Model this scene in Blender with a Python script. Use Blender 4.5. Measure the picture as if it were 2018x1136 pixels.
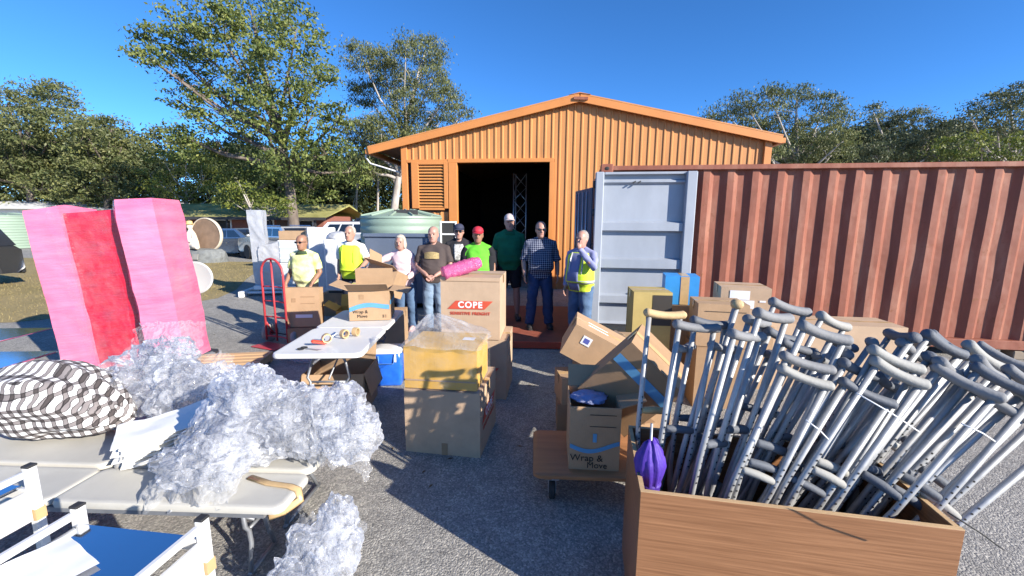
import bpy, bmesh, math, random
import numpy as np
from mathutils import Vector, Matrix, Euler, noise

random.seed(7); rng = np.random.default_rng(7)
for o in list(bpy.data.objects): bpy.data.objects.remove(o)
scene = bpy.context.scene
C = scene.collection
PI = math.pi
R = math.radians

# ---------------------------------------------------------------- camera
CAM_H, TILT, ROLL, FOC = 1.85, R(9.0), R(0.4), 820.0 / 2018.0
cam_d = bpy.data.cameras.new('camera'); cam = bpy.data.objects.new('camera', cam_d); C.objects.link(cam)
cam_d.sensor_width = 36.0; cam_d.lens = 36.0 * FOC; cam_d.clip_start = 0.02; cam_d.clip_end = 2000
_f = Vector((0, math.cos(TILT), -math.sin(TILT))); _u = Vector((0, math.sin(TILT), math.cos(TILT))); _r = Vector((1, 0, 0))
_r2 = _r * math.cos(ROLL) + _u * math.sin(ROLL); _u2 = -_r * math.sin(ROLL) + _u * math.cos(ROLL)
_m = Matrix((_r2, _u2, -_f)).transposed().to_4x4(); _m.translation = (0, 0, CAM_H)
cam.matrix_world = _m
scene.camera = cam

# ---------------------------------------------------------------- sky, sun, exposure
SUN_EL = R(23.0); SUN_X, SUN_Y = 0.80, -0.60          # horizontal direction towards the sun
world = bpy.data.worlds.new('World'); scene.world = world; world.use_nodes = True
wn = world.node_tree; wn.nodes.clear()
sky = wn.nodes.new('ShaderNodeTexSky'); sky.sky_type = 'NISHITA'; sky.sun_disc = False
sky.sun_elevation = SUN_EL; sky.sun_rotation = math.atan2(SUN_X, SUN_Y)
sky.air_density = 0.95; sky.dust_density = 0.02; sky.ozone_density = 6.5; sky.altitude = 3500
bg = wn.nodes.new('ShaderNodeBackground'); bg.inputs['Strength'].default_value = 0.135
wo = wn.nodes.new('ShaderNodeOutputWorld')
hsv = wn.nodes.new('ShaderNodeHueSaturation'); hsv.inputs['Saturation'].default_value = 1.1
wn.links.new(sky.outputs[0], hsv.inputs['Color']); wn.links.new(hsv.outputs[0], bg.inputs[0]); wn.links.new(bg.outputs[0], wo.inputs[0])
sun_d = bpy.data.lights.new('sun', 'SUN'); sun = bpy.data.objects.new('sun', sun_d); C.objects.link(sun)
sun_d.energy = 5.0; sun_d.angle = R(0.5); sun_d.color = (1.0, 0.93, 0.82)
_s = Vector((SUN_X * math.cos(SUN_EL), SUN_Y * math.cos(SUN_EL), math.sin(SUN_EL)))
sun.rotation_euler = _s.to_track_quat('Z', 'Y').to_euler(); sun.location = _s * 60
scene.view_settings.view_transform = 'Standard'; scene.view_settings.look = 'None'
scene.view_settings.exposure = 1.0; scene.view_settings.gamma = 1.0
scene.render.engine = 'CYCLES'
cy = scene.cycles; cy.use_denoising = True; cy.max_bounces = 10; cy.transparent_max_bounces = 24
cy.diffuse_bounces = 4; cy.glossy_bounces = 4; cy.transmission_bounces = 6; cy.sample_clamp_indirect = 6.0

# ---------------------------------------------------------------- helpers
class MB:
    """collects shapes; build() links them as ONE mesh object"""
    def __init__(s): s.v = []; s.f = []; s.m = []
    def add(s, vs, fs, mi=0):
        b = len(s.v); s.v += [tuple(v) for v in vs]; s.f += [tuple(i + b for i in f) for f in fs]; s.m += [mi] * len(fs); return s
    def box(s, c, d, rot=None, mi=0, bev=0.0):
        x, y, z = d[0] / 2, d[1] / 2, d[2] / 2
        if bev:
            b = min(bev, x * .9, y * .9, z * .9)
            vs = []; 
            for sx in (-1, 1):
                for sy in (-1, 1):
                    for sz in (-1, 1):
                        vs += [(sx * (x - b), sy * (y - b), sz * z), (sx * (x - b), sy * y, sz * (z - b)), (sx * x, sy * (y - b), sz * (z - b))]
            bm = bmesh.new(); 
            for v in vs: bm.verts.new(v)
            bmesh.ops.convex_hull(bm, input=bm.verts); bm.verts.index_update()
            vs = [v.co.copy() for v in bm.verts]; fs = [[v.index for v in f.verts] for f in bm.faces]; bm.free()
        else:
            vs = [Vector((i, j, k)) for i in (-x, x) for j in (-y, y) for k in (-z, z)]
            fs = [(0, 1, 3, 2), (4, 6, 7, 5), (0, 4, 5, 1), (2, 3, 7, 6), (0, 2, 6, 4), (1, 5, 7, 3)]
        m = (rot if isinstance(rot, Matrix) else Euler(rot).to_matrix()) if rot is not None else None
        vs = [(m @ Vector(v) if m else Vector(v)) + Vector(c) for v in vs]
        return s.add(vs, fs, mi)
    def prism(s, poly, axis, a, b, mi=0):
        """polygon (list of 2d) extruded along axis 'x','y','z' from a to b"""
        n = len(poly)
        def p3(p, t): return {'x': (t, p[0], p[1]), 'y': (p[0], t, p[1]), 'z': (p[0], p[1], t)}[axis]
        vs = [p3(p, a) for p in poly] + [p3(p, b) for p in poly]
        fs = [tuple(range(n - 1, -1, -1)), tuple(range(n, 2 * n))] + [(i, (i + 1) % n, n + (i + 1) % n, n + i) for i in range(n)]
        return s.add(vs, fs, mi)
    def rings(s, rings, caps=True, mi=0):
        n = len(rings[0]); vs = [p for r in rings for p in r]; fs = []
        for k in range(len(rings) - 1):
            for i in range(n):
                fs.append((k * n + i, k * n + (i + 1) % n, (k + 1) * n + (i + 1) % n, (k + 1) * n + i))
        if caps: fs += [tuple(range(n - 1, -1, -1)), tuple(range((len(rings) - 1) * n, len(rings) * n))]
        return s.add(vs, fs, mi)
    def tube(s, pts, r, n=8, caps=True, mi=0, flat=1.0):
        pts = [Vector(p) for p in pts]; rr = r if hasattr(r, '__len__') else [r] * len(pts)
        rings = []; up = None
        for i, p in enumerate(pts):
            t = (pts[min(i + 1, len(pts) - 1)] - pts[max(i - 1, 0)]).normalized()
            if up is None:
                up = Vector((0, 0, 1)) if abs(t.z) < .9 else Vector((1, 0, 0))
            a = t.cross(up).normalized(); b = a.cross(t).normalized(); up = b
            rings.append([p + (a * math.cos(2 * PI * k / n) + b * math.sin(2 * PI * k / n) * flat) * rr[i] for k in range(n)])
        return s.rings(rings, caps, mi)
    def lathe(s, prof, c=(0, 0, 0), n=24, mi=0, caps=True):
        return s.rings([[(c[0] + r * math.cos(2 * PI * k / n), c[1] + r * math.sin(2 * PI * k / n), c[2] + z) for k in range(n)] for r, z in prof], caps, mi)
    def cyl(s, a, b, r, n=12, mi=0): return s.tube([a, b], r, n, True, mi)
    def ell(s, c, d, n=12, m=8, mi=0, rot=None):
        rg = []; c = Vector(c); mm = Euler(rot).to_matrix() if rot else None
        for j in range(m + 1):
            th = PI * (j + .02 if j == 0 else (j - .02 if j == m else j)) / m
            ring = []
            for k in range(n):
                ph = 2 * PI * k / n
                v = Vector((d[0] * math.sin(th) * math.cos(ph), d[1] * math.sin(th) * math.sin(ph), -d[2] * math.cos(th)))
                ring.append((mm @ v if mm else v) + c)
            rg.append(ring)
        return s.rings(rg, True, mi)
    def mesh(s, name, mats=(), smooth=False):
        me = bpy.data.meshes.new(name); me.from_pydata(s.v, [], s.f)
        for m in (mats if isinstance(mats, (list, tuple)) else [mats]): me.materials.append(m)
        if len(me.materials) > 1: me.polygons.foreach_set('material_index', s.m)
        if smooth: me.polygons.foreach_set('use_smooth', [True] * len(me.polygons))
        me.update(); return me
    def build(s, name, mats, parent=None, smooth=False, loc=None, rot=None, bevel=0, fix=False):
        me = s.mesh(name, mats, smooth)
        if fix:
            bm = bmesh.new(); bm.from_mesh(me); bmesh.ops.recalc_face_normals(bm, faces=bm.faces); bm.to_mesh(me); bm.free()
        o = bpy.data.objects.new(name, me); C.objects.link(o)
        if parent: o.parent = parent
        if loc is not None: o.location = loc
        if rot is not None: o.rotation_euler = rot
        if smooth == 'auto':
            me.set_sharp_from_angle(angle=R(38))
        return o

def thing(name, label, cat, loc=(0, 0, 0), rot=(0, 0, 0), group=None):
    o = bpy.data.objects.new(name, None); C.objects.link(o); o.empty_display_size = .1
    o.location = loc; o.rotation_euler = rot if hasattr(rot, '__len__') else (0, 0, rot)
    return tag(o, label, cat, group)
def tag(o, label=None, cat=None, group=None, kind=None):
    if label: o['label'] = label
    if cat: o['category'] = cat
    if group: o['group'] = group
    if kind: o['kind'] = kind
    return o
def copy_tree(o, parent=None):
    c = o.copy(); C.objects.link(c); c.parent = parent
    for ch in list(o.children): copy_tree(ch, c)
    return c
def link(name, me, parent=None, loc=None, rot=None):
    o = bpy.data.objects.new(name, me); C.objects.link(o)
    if parent: o.parent = parent
    if loc is not None: o.location = loc
    if rot is not None: o.rotation_euler = rot
    return o
def np_mesh(name, verts, quads, mats):
    me = bpy.data.meshes.new(name); nv, nq = len(verts), len(quads); k = quads.shape[1]
    me.vertices.add(nv); me.vertices.foreach_set('co', np.asarray(verts, np.float32).ravel())
    me.loops.add(nq * k); me.loops.foreach_set('vertex_index', np.asarray(quads, np.int32).ravel())
    me.polygons.add(nq); me.polygons.foreach_set('loop_start', np.arange(0, nq * k, k, dtype=np.int32))
    for m in (mats if isinstance(mats, (list, tuple)) else [mats]): me.materials.append(m)
    me.update(calc_edges=True); me.validate(); return me
def remeshed(mb, name, mat, voxel=.01, smooth=3, fac=.5):
    """one continuous surface out of overlapping closed pieces"""
    me = mb.mesh('tmp'); bm = bmesh.new(); bm.from_mesh(me); bmesh.ops.recalc_face_normals(bm, faces=bm.faces); bm.to_mesh(me); bm.free()
    o = bpy.data.objects.new('tmp', me); C.objects.link(o)
    md = o.modifiers.new('r', 'REMESH'); md.mode = 'VOXEL'; md.voxel_size = voxel
    if smooth:
        sm = o.modifiers.new('s', 'SMOOTH'); sm.factor = fac; sm.iterations = smooth
    dg = bpy.context.evaluated_depsgraph_get()
    out = bpy.data.meshes.new_from_object(o.evaluated_get(dg)); bpy.data.objects.remove(o); bpy.data.meshes.remove(me)
    out.name = name; out.materials.clear()
    for m in (mat if isinstance(mat, (list, tuple)) else [mat]): out.materials.append(m)
    out.polygons.foreach_set('use_smooth', [True] * len(out.polygons)); return out
def text_mesh(body, size, mat, extrude=.0006, align='CENTER', shear=0.0, bold=0.0, space=1.0):
    cu = bpy.data.curves.new('lettering', 'FONT'); cu.body = body; cu.size = size; cu.extrude = extrude
    cu.align_x = align; cu.align_y = 'CENTER'; cu.shear = shear; cu.offset = bold; cu.space_character = space
    o = bpy.data.objects.new('tmp', cu); C.objects.link(o)
    dg = bpy.context.evaluated_depsgraph_get(); me = bpy.data.meshes.new_from_object(o.evaluated_get(dg))
    bpy.data.objects.remove(o); me.materials.clear(); me.materials.append(mat); me.name = 'lettering'; return me

# ---------------------------------------------------------------- materials
def new_mat(name):
    m = bpy.data.materials.new(name); m.use_nodes = True; nt = m.node_tree
    return m, nt, nt.nodes['Principled BSDF']
def coords(nt, kind='Object'):
    t = nt.nodes.new('ShaderNodeTexCoord'); return t.outputs[kind]
def noise_n(nt, vec, scale, detail=4, rough=.6):
    n = nt.nodes.new('ShaderNodeTexNoise'); n.inputs['Scale'].default_value = scale
    n.inputs['Detail'].default_value = detail; n.inputs['Roughness'].default_value = rough
    if vec is not None: nt.links.new(vec, n.inputs['Vector'])
    return n
def ramp(nt, fac, stops):
    r = nt.nodes.new('ShaderNodeValToRGB'); nt.links.new(fac, r.inputs[0]); e = r.color_ramp.elements
    while len(e) < len(stops): e.new(.5)
    for k, (p, c) in enumerate(stops):
        e[k].position = p; e[k].color = (*c, 1) if len(c) == 3 else c
    return r
def sc(c, k): return tuple(min(1, x * k) for x in c)
def bump_n(nt, b, h, strength, dist=.01):
    n = nt.nodes.new('ShaderNodeBump'); n.inputs['Strength'].default_value = strength; n.inputs['Distance'].default_value = dist
    nt.links.new(h, n.inputs['Height']); nt.links.new(n.outputs[0], b.inputs['Normal']); return n
def pm(name, col, rough=.6, metal=0.0, var=.12, scale=6.0, bump=0.0, bscale=60.0, spec=.5, col2=None, stretch=None, trans=0.0, coat=0.0, sheen=0):
    m, nt, b = new_mat(name)
    vec = coords(nt)
    if stretch:
        mp = nt.nodes.new('ShaderNodeMapping'); mp.inputs['Scale'].default_value = stretch; nt.links.new(vec, mp.inputs[0]); vec = mp.outputs[0]
    n = noise_n(nt, vec, scale, 5)
    r = ramp(nt, n.outputs[0], [(.3, sc(col, 1 - var)), (.7, col2 if col2 else sc(col, 1 + var))])
    nt.links.new(r.outputs[0], b.inputs['Base Color'])
    b.inputs['Roughness'].default_value = rough; b.inputs['Metallic'].default_value = metal; b.inputs['Specular IOR Level'].default_value = spec
    if coat: b.inputs['Coat Weight'].default_value = coat; b.inputs['Coat Roughness'].default_value = .08
    if sheen: b.inputs['Sheen Weight'].default_value = sheen
    if bump:
        n2 = noise_n(nt, vec, bscale, 4); bump_n(nt, b, n2.outputs[0], bump)
    if rough > .15:
        mr = nt.nodes.new('ShaderNodeMapRange'); mr.inputs[3].default_value = rough * .85; mr.inputs[4].default_value = min(1, rough * 1.15)
        nt.links.new(n.outputs[0], mr.inputs[0]); nt.links.new(mr.outputs[0], b.inputs['Roughness'])
    return m
def ray(px, py):
    a = (px - 1009) / 820.0; b = -(py - 568) / 820.0
    return _f + _r2 * a + _u2 * b
def VP(px, py, Y):                       # survey helper: a point of the place at distance Y
    d = ray(px, py); k = Y / d.y; return Vector((d.x * k, Y, CAM_H + d.z * k))
def GP(px, py, h=0.0):                   # a point of the place at height h
    d = ray(px, py); k = (h - CAM_H) / d.z; return Vector((d.x * k, d.y * k, h))

M = {}
def asphalt():
    m, nt, b = new_mat('asphalt'); v = coords(nt)
    n1 = noise_n(nt, v, .7, 6); n2 = noise_n(nt, v, 130, 3, .7); n3 = noise_n(nt, v, 7, 5)
    vo = nt.nodes.new('ShaderNodeTexVoronoi'); vo.inputs['Scale'].default_value = 95; nt.links.new(v, vo.inputs['Vector'])
    r1 = ramp(nt, n1.outputs[0], [(.3, (.25, .240, .222)), (.7, (.36, .343, .315))])
    r2 = ramp(nt, vo.outputs['Color'], [(.0, (.45, .45, .45)), (.55, (.95, .95, .95)), (1, (1.9, 1.85, 1.75))])
    mx = nt.nodes.new('ShaderNodeMix'); mx.data_type = 'RGBA'; mx.blend_type = 'MULTIPLY'; mx.inputs[0].default_value = .8
    nt.links.new(r1.outputs[0], mx.inputs[6]); nt.links.new(r2.outputs[0], mx.inputs[7])
    n4 = noise_n(nt, v, 1.3, 9, .72); st = ramp(nt, n4.outputs[0], [(.30, (.62, .61, .6)), (.40, (1, 1, 1)), (.62, (1, 1, 1)), (.72, (1.16, 1.15, 1.12))])
    r3 = ramp(nt, n3.outputs[0], [(.3, (.8, .8, .8)), (.7, (1.12, 1.12, 1.1))])
    m2 = nt.nodes.new('ShaderNodeMix'); m2.data_type = 'RGBA'; m2.blend_type = 'MULTIPLY'; m2.inputs[0].default_value = 1
    nt.links.new(mx.outputs[2], m2.inputs[6]); nt.links.new(r3.outputs[0], m2.inputs[7])
    m3 = nt.nodes.new('ShaderNodeMix'); m3.data_type = 'RGBA'; m3.blend_type = 'MULTIPLY'; m3.inputs[0].default_value = .8
    nt.links.new(m2.outputs[2], m3.inputs[6]); nt.links.new(st.outputs[0], m3.inputs[7])
    nt.links.new(m3.outputs[2], b.inputs['Base Color']); b.inputs['Roughness'].default_value = .85
    ad = nt.nodes.new('ShaderNodeMath'); ad.operation = 'SUBTRACT'; nt.links.new(n2.outputs[0], ad.inputs[0]); nt.links.new(vo.outputs['Distance'], ad.inputs[1])
    bump_n(nt, b, ad.outputs[0], .55, .012); return m
M['asphalt'] = asphalt()
def lawn():
    m, nt, b = new_mat('lawn'); v = coords(nt)
    n1 = noise_n(nt, v, .5, 5); n2 = noise_n(nt, v, 25, 5, .7)
    r1 = ramp(nt, n1.outputs[0], [(.3, (.24, .19, .075)), (.55, (.34, .26, .12)), (.75, (.17, .17, .05))])
    r2 = ramp(nt, n2.outputs[0], [(.25, (.55, .55, .5)), (.75, (1.3, 1.3, 1.25))])
    mx = nt.nodes.new('ShaderNodeMix'); mx.data_type = 'RGBA'; mx.blend_type = 'MULTIPLY'; mx.inputs[0].default_value = 1
    nt.links.new(r1.outputs[0], mx.inputs[6]); nt.links.new(r2.outputs[0], mx.inputs[7]); nt.links.new(mx.outputs[2], b.inputs['Base Color'])
    b.inputs['Roughness'].default_value = .95; bump_n(nt, b, n2.outputs[0], .8, .05); return m
M['lawn'] = lawn()
M['orange'] = pm('orange_steel', (.53, .232, .072), .55, 0, .13, 2.2, .06, 40, stretch=(1.6, 1, .22))
M['orange_trim'] = pm('orange_trim_steel', (.57, .22, .058), .45, 0, .06, 2)
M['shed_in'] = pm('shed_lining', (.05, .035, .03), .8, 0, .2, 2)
M['concrete'] = pm('concrete', (.25, .24, .22), .85, 0, .2, 3, .3, 60)
def rust_red(name, base, pale):
    m, nt, b = new_mat(name); v = coords(nt)
    mp = nt.nodes.new('ShaderNodeMapping'); mp.inputs['Scale'].default_value = (1.4, 1.4, .35); nt.links.new(v, mp.inputs[0])
    n1 = noise_n(nt, mp.outputs[0], 2.2, 7, .65); n2 = noise_n(nt, v, 14, 6, .7)
    r1 = ramp(nt, n1.outputs[0], [(.28, sc(base, .75)), (.5, base), (.75, pale)])
    r2 = ramp(nt, n2.outputs[0], [(.58, (0, 0, 0)), (.70, (1, 1, 1))])
    mx = nt.nodes.new('ShaderNodeMix'); mx.data_type = 'RGBA'; nt.links.new(r2.outputs[0], mx.inputs[0])
    nt.links.new(r1.outputs[0], mx.inputs[6]); mx.inputs[7].default_value = (.20, .075, .035, 1)
    nt.links.new(mx.outputs[2], b.inputs['Base Color']); b.inputs['Roughness'].default_value = .6; b.inputs['Specular IOR Level'].default_value = .3
    n3 = noise_n(nt, v, 1.7, 3); bump_n(nt, b, n3.outputs[0], .5, .05); return m
M['rust'] = rust_red('container_paint', (.25, .086, .054), (.34, .17, .115))
M['grey_door'] = pm('grey_door_paint', (.31, .34, .39), .5, 0, .10, 2.5, .05, 14, stretch=(1, 1, .5))
M['dark_steel'] = pm('dark_steel', (.05, .048, .05), .6, .3, .2, 6)
M['black'] = pm('black_rubber', (.02, .02, .021), .7, 0, .2, 10)
M['green_tank'] = pm('green_polythene', (.235, .315, .25), .5, 0, .06, 1.5, stretch=(1, 1, 3))
M['slate'] = pm('slate_blue_steel', (.11, .14, .20), .5, .1, .1, 2)
M['white'] = pm('white_paint', (.72, .72, .72), .45, 0, .05, 5)
M['alu'] = pm('brushed_aluminium', (.55, .56, .58), .38, .85, .1, 30, stretch=(1, 1, .1))
M['brick'] = pm('red_brick', (.24, .09, .065), .85, 0, .2, 12)
def bark(name, a, bcol):
    return pm(name, a, .9, 0, .25, 3, .6, 14, col2=bcol, stretch=(1, 1, .25))
M['bark'] = bark('grey_bark', (.12, .09, .07), (.22, .18, .15)); M['bark_pale'] = bark('pale_gum_bark', (.33, .28, .24), (.52, .47, .42))
def leaf(name, a, b2, c):
    m, nt, b = new_mat(name); g = nt.nodes.new('ShaderNodeNewGeometry')
    r = ramp(nt, g.outputs['Random Per Island'], [(0, a), (.5, b2), (1, c)])
    nz = noise_n(nt, coords(nt), .45, 3); rv = ramp(nt, nz.outputs[0], [(.32, (.62, .70, .66)), (.5, (1, 1, 1)), (.68, (1.42, 1.34, 1.1))])
    mc = nt.nodes.new('ShaderNodeMix'); mc.data_type = 'RGBA'; mc.blend_type = 'MULTIPLY'; mc.inputs[0].default_value = 1; nt.links.new(r.outputs[0], mc.inputs[6]); nt.links.new(rv.outputs[0], mc.inputs[7])
    nt.links.new(mc.outputs[2], b.inputs['Base Color']); b.inputs['Roughness'].default_value = .5; b.inputs['Specular IOR Level'].default_value = .35
    tr = nt.nodes.new('ShaderNodeBsdfTranslucent'); nt.links.new(mc.outputs[2], tr.inputs[0])
    mx = nt.nodes.new('ShaderNodeMixShader'); mx.inputs[0].default_value = .3
    nt.links.new(b.outputs[0], mx.inputs[1]); nt.links.new(tr.outputs[0], mx.inputs[2])
    nt.links.new(mx.outputs[0], nt.nodes['Material Output'].inputs[0]); return m
M['leaf_a'] = leaf('broad_leaf', (.075, .11, .028), (.14, .18, .05), (.25, .27, .085))
M['leaf_b'] = leaf('gum_leaf', (.075, .098, .036), (.135, .155, .058), (.22, .225, .10))
M['leaf_c'] = leaf('grey_gum_leaf', (.07, .095, .05), (.125, .145, .075), (.2, .205, .11))
M['leaf_d'] = leaf('yellow_green_leaf', (.09, .13, .025), (.16, .19, .035), (.22, .23, .05))
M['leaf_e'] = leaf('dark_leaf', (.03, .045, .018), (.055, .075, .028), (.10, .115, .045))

# ---------------------------------------------------------------- ground
g = MB(); g.add([(-400, -300, 0), (400, -300, 0), (400, 500, 0), (-400, 500, 0)], [(0, 1, 2, 3)])
tag(g.build('ground', M['asphalt']), kind='structure')
g = MB(); pts = [(-60, 5.5), (-13, 6.7), (-9.0, 7.3), (-7.4, 8.6), (-7.05, 9.8), (-7.4, 11.0), (-8.4, 13.0), (-9.5, 15.5), (-9, 18.6), (-17, 18.8), (-60, 26)]
g.add([(x, y, .004) for x, y in pts], [tuple(range(len(pts)))])
g.add([(-300, 32, .006), (300, 32, .006), (300, 400, .006), (-300, 400, .006)], [(0, 1, 2, 3)])
tag(g.build('lawn', M['lawn']), kind='structure')

# short grass tufts on the lawn near the edge of the tarmac
def grass_tufts():
    n = 9000; x = rng.uniform(-16, -7.3, n); y = rng.uniform(7, 18, n)
    ok = (x < -7.2 - .1 * np.maximum(0, y - 9)) & (y > 7.3 + (-9 - x).clip(-2, 0) * -.6) & (x + (y - 10.5) * .38 < -7.3)
    x, y = x[ok], y[ok]; n = len(x); a = rng.uniform(0, 2 * PI, n); h = rng.uniform(.02, .06, n); w = .006
    dx, dy = np.cos(a) * w, np.sin(a) * w; z = np.full(n, .003)
    v = np.stack([np.stack([x - dx, y - dy, z], 1), np.stack([x + dx, y + dy, z], 1), np.stack([x + rng.normal(0, .02, n), y + rng.normal(0, .02, n), z + h], 1)], 1).reshape(-1, 3)
    me = np_mesh('grass', v, np.arange(n * 3).reshape(-1, 3), pm('dry_grass', (.26, .21, .09), .9, 0, .3, 2))
    tag(link('grass', me), 'short dry grass on the lawn beyond the tarmac', 'grass', kind='stuff')
grass_tufts()

# ---------------------------------------------------------------- shed
SH = thing('shed', 'orange ribbed steel shed with gable roof, louvre and open doorway', 'shed', (-3.06, 12.0, 0), R(-6))
W_, EAVE, RIDGE = 9.62, 3.92, 4.97; MIDX = W_ / 2
def top_at(x): return EAVE + (RIDGE - EAVE) * (1 - abs(x - MIDX) / MIDX)
PITCH = .1924
def rib_profile(x0, x1):
    pts = [(x0, 0.0)]; k = math.floor(x0 / PITCH)
    while k * PITCH < x1:
        c = (k + .5) * PITCH
        for dx, y in ((-.033, 0), (-.016, -.024), (.016, -.024), (.033, 0)):
            if x0 < c + dx < x1: pts.append((c + dx, y))
        k += 1
    pts.append((x1, 0.0)); return pts
def sheet(x0, x1, z0, z1=None):
    p = rib_profile(x0, x1); vs = []; fs = []
    if x0 < MIDX < x1: p = sorted(p + [(MIDX, 0.0)]) if all(abs(q[0] - MIDX) > .001 for q in p) else p
    for x, y in p:
        t = z1 if z1 is not None else top_at(x) - .02
        vs += [(x, y, z0), (x, y, t), (x, y + .004 + .02, z0), (x, y + .024, t)]
    for i in range(len(p) - 1):
        a = i * 4; fs += [(a, a + 4, a + 5, a + 1), (a + 2, a + 3, a + 7, a + 6), (a, a + 2, a + 6, a + 4), (a + 1, a + 5, a + 7, a + 3)]
    m = MB(); m.add(vs, fs); return m.build('cladding_sheet', M['orange'], SH)
SW = PITCH * 4
def run(x0, x1, z0, z1=None):
    x = x0
    while x < x1 - .01:
        nx = min(x1, (math.floor(x / SW + 1e-6) + 1) * SW); sheet(x + .0015, nx - .0015, z0, z1); x = nx
run(.14, 1.30, 0.0, 2.12); run(.14, 1.30, 3.53); run(1.30, 4.20, 3.53); run(4.20, W_ - .12, 0.0)
def trim(c, d, rot=None, name='trim', mat='orange_trim', par=SH): return MB().box(c, d, rot, bev=.006).build(name, M[mat], par)
trim((.06, -.03, EAVE / 2), (.17, .12, EAVE - .02), name='corner_trim'); trim((W_ - .06, -.03, EAVE / 2), (.17, .12, EAVE - .02), name='corner_trim')
trim((1.43, -.035, 1.72), (.24, .14, 3.45), name='door_jamb'); trim((4.135, -.035, 1.72), (.12, .14, 3.45), name='door_jamb')
trim((2.74, -.035, 3.49), (2.9, .14, .10), name='door_head')
trim((.72, -.035, 3.49), (1.16, .12, .08), name='louvre_head')
sl = math.atan2(RIDGE - EAVE, MIDX); cs, sn = math.cos(sl), math.sin(sl)
for sgn in (-1, 1):
    lo = -.92 if sgn < 0 else .2; x_e = lo if sgn < 0 else W_ + lo; L = (MIDX + abs(lo)) / cs
    zc = RIDGE + .11 - (MIDX + abs(lo)) / 2 * math.tan(sl)
    xc = (x_e + MIDX) / 2
    MB().box((xc, -.17, zc - .06), (L, .05, .20), (0, sgn * sl, 0), bev=.006).build('barge_board', M['orange_trim'], SH)
    MB().box((xc, 5.9, zc + .04), (L + .02, 12.2, .03), (0, sgn * sl, 0)).build('roof_sheet', M['orange'], SH)
    gx = x_e + sgn * .04; gz = zc + .0 - (MIDX + abs(lo)) / 2 * math.tan(sl)
    MB().box((gx, 5.9, gz - .08), (.13, 12.1, .13), bev=.01).build('gutter', M['orange_trim'], SH)
MB().prism([(MIDX - .28, RIDGE + .115), (MIDX, RIDGE + .175), (MIDX + .28, RIDGE + .115), (MIDX, RIDGE + .155)], 'y', -.22, 12.05).build('ridge_cap', M['orange_trim'], SH, fix=True)
MB().box((MIDX + .03, -.22, RIDGE + .02), (.36, .05, .07), (0, .05, 0)).build('ridge_flashing', M['rust'], SH)
MB().box((MIDX + .5, 1.5, RIDGE + .16), (.7, .9, .06)).build('roof_vent', M['alu'], SH)
# interior
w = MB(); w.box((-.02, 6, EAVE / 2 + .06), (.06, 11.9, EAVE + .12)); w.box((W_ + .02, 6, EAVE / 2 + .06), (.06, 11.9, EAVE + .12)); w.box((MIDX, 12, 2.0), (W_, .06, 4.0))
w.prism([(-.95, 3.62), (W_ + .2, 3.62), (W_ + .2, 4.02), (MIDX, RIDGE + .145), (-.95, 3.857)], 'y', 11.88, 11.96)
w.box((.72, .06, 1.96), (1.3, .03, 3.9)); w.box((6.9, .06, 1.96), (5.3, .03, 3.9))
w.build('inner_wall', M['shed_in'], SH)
MB().box((MIDX, 6.0, .01), (W_ - .1, 11.9, .05)).build('slab', M['concrete'], SH)
MB().tube([(-.92, .1, 3.72), (-1.02, -.02, 3.78), (-1.06, -.05, 3.62), (-.95, .0, 3.45), (-.6, .1, 3.35), (-.1, .05, 3.2)], .022, 8).build('downpipe', M['white'], SH, True)
# louvre
LV = MB(); LV.box((.36, -.06, 2.84), (.2, .09, 1.26), bev=.005); LV.box((1.235, -.06, 2.84), (.11, .09, 1.26), bev=.005); LV.box((.82, -.06, 2.20), (.72, .088, .06)); LV.box((.82, -.06, 3.43), (.72, .088, .06))
lv = LV.build('louvre', M['orange_trim'], SH)
MB().box((.82, .0, 2.8), (.74, .02, 1.2)).build('louvre_back', M['dark_steel'], lv)
slm = MB().box((0, 0, 0), (.72, .012, .085), (R(-48), 0, 0)).mesh('louvre_slat', M['orange'])
for k in range(14): link('louvre_slat', slm, lv, (.82, -.058, 2.275 + k * .083))

# lattice mast standing inside the shed
LM = thing('lattice_mast', 'pale triangular lattice mast standing inside the dark doorway', 'mast', (.18, 13.2, 0.035), R(20))
cor = [(.24 * math.cos(a), .24 * math.sin(a)) for a in (R(90), R(210), R(330))]
for x, y in cor: MB().cyl((x, y, 0), (x, y, 3.3), .018, 8).build('mast_tube', M['alu'], LM, True)
for i in range(3):
    (x0, y0), (x1, y1) = cor[i], cor[(i + 1) % 3]; m = MB()
    for k in range(8):
        z0 = k * .41; z1 = z0 + .41
        m.cyl((x0, y0, z0) if k % 2 == 0 else (x1, y1, z0), (x1, y1, z1) if k % 2 == 0 else (x0, y0, z1), .009, 6)
    m.build('lattice_brace', M['alu'], LM, True)

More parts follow.
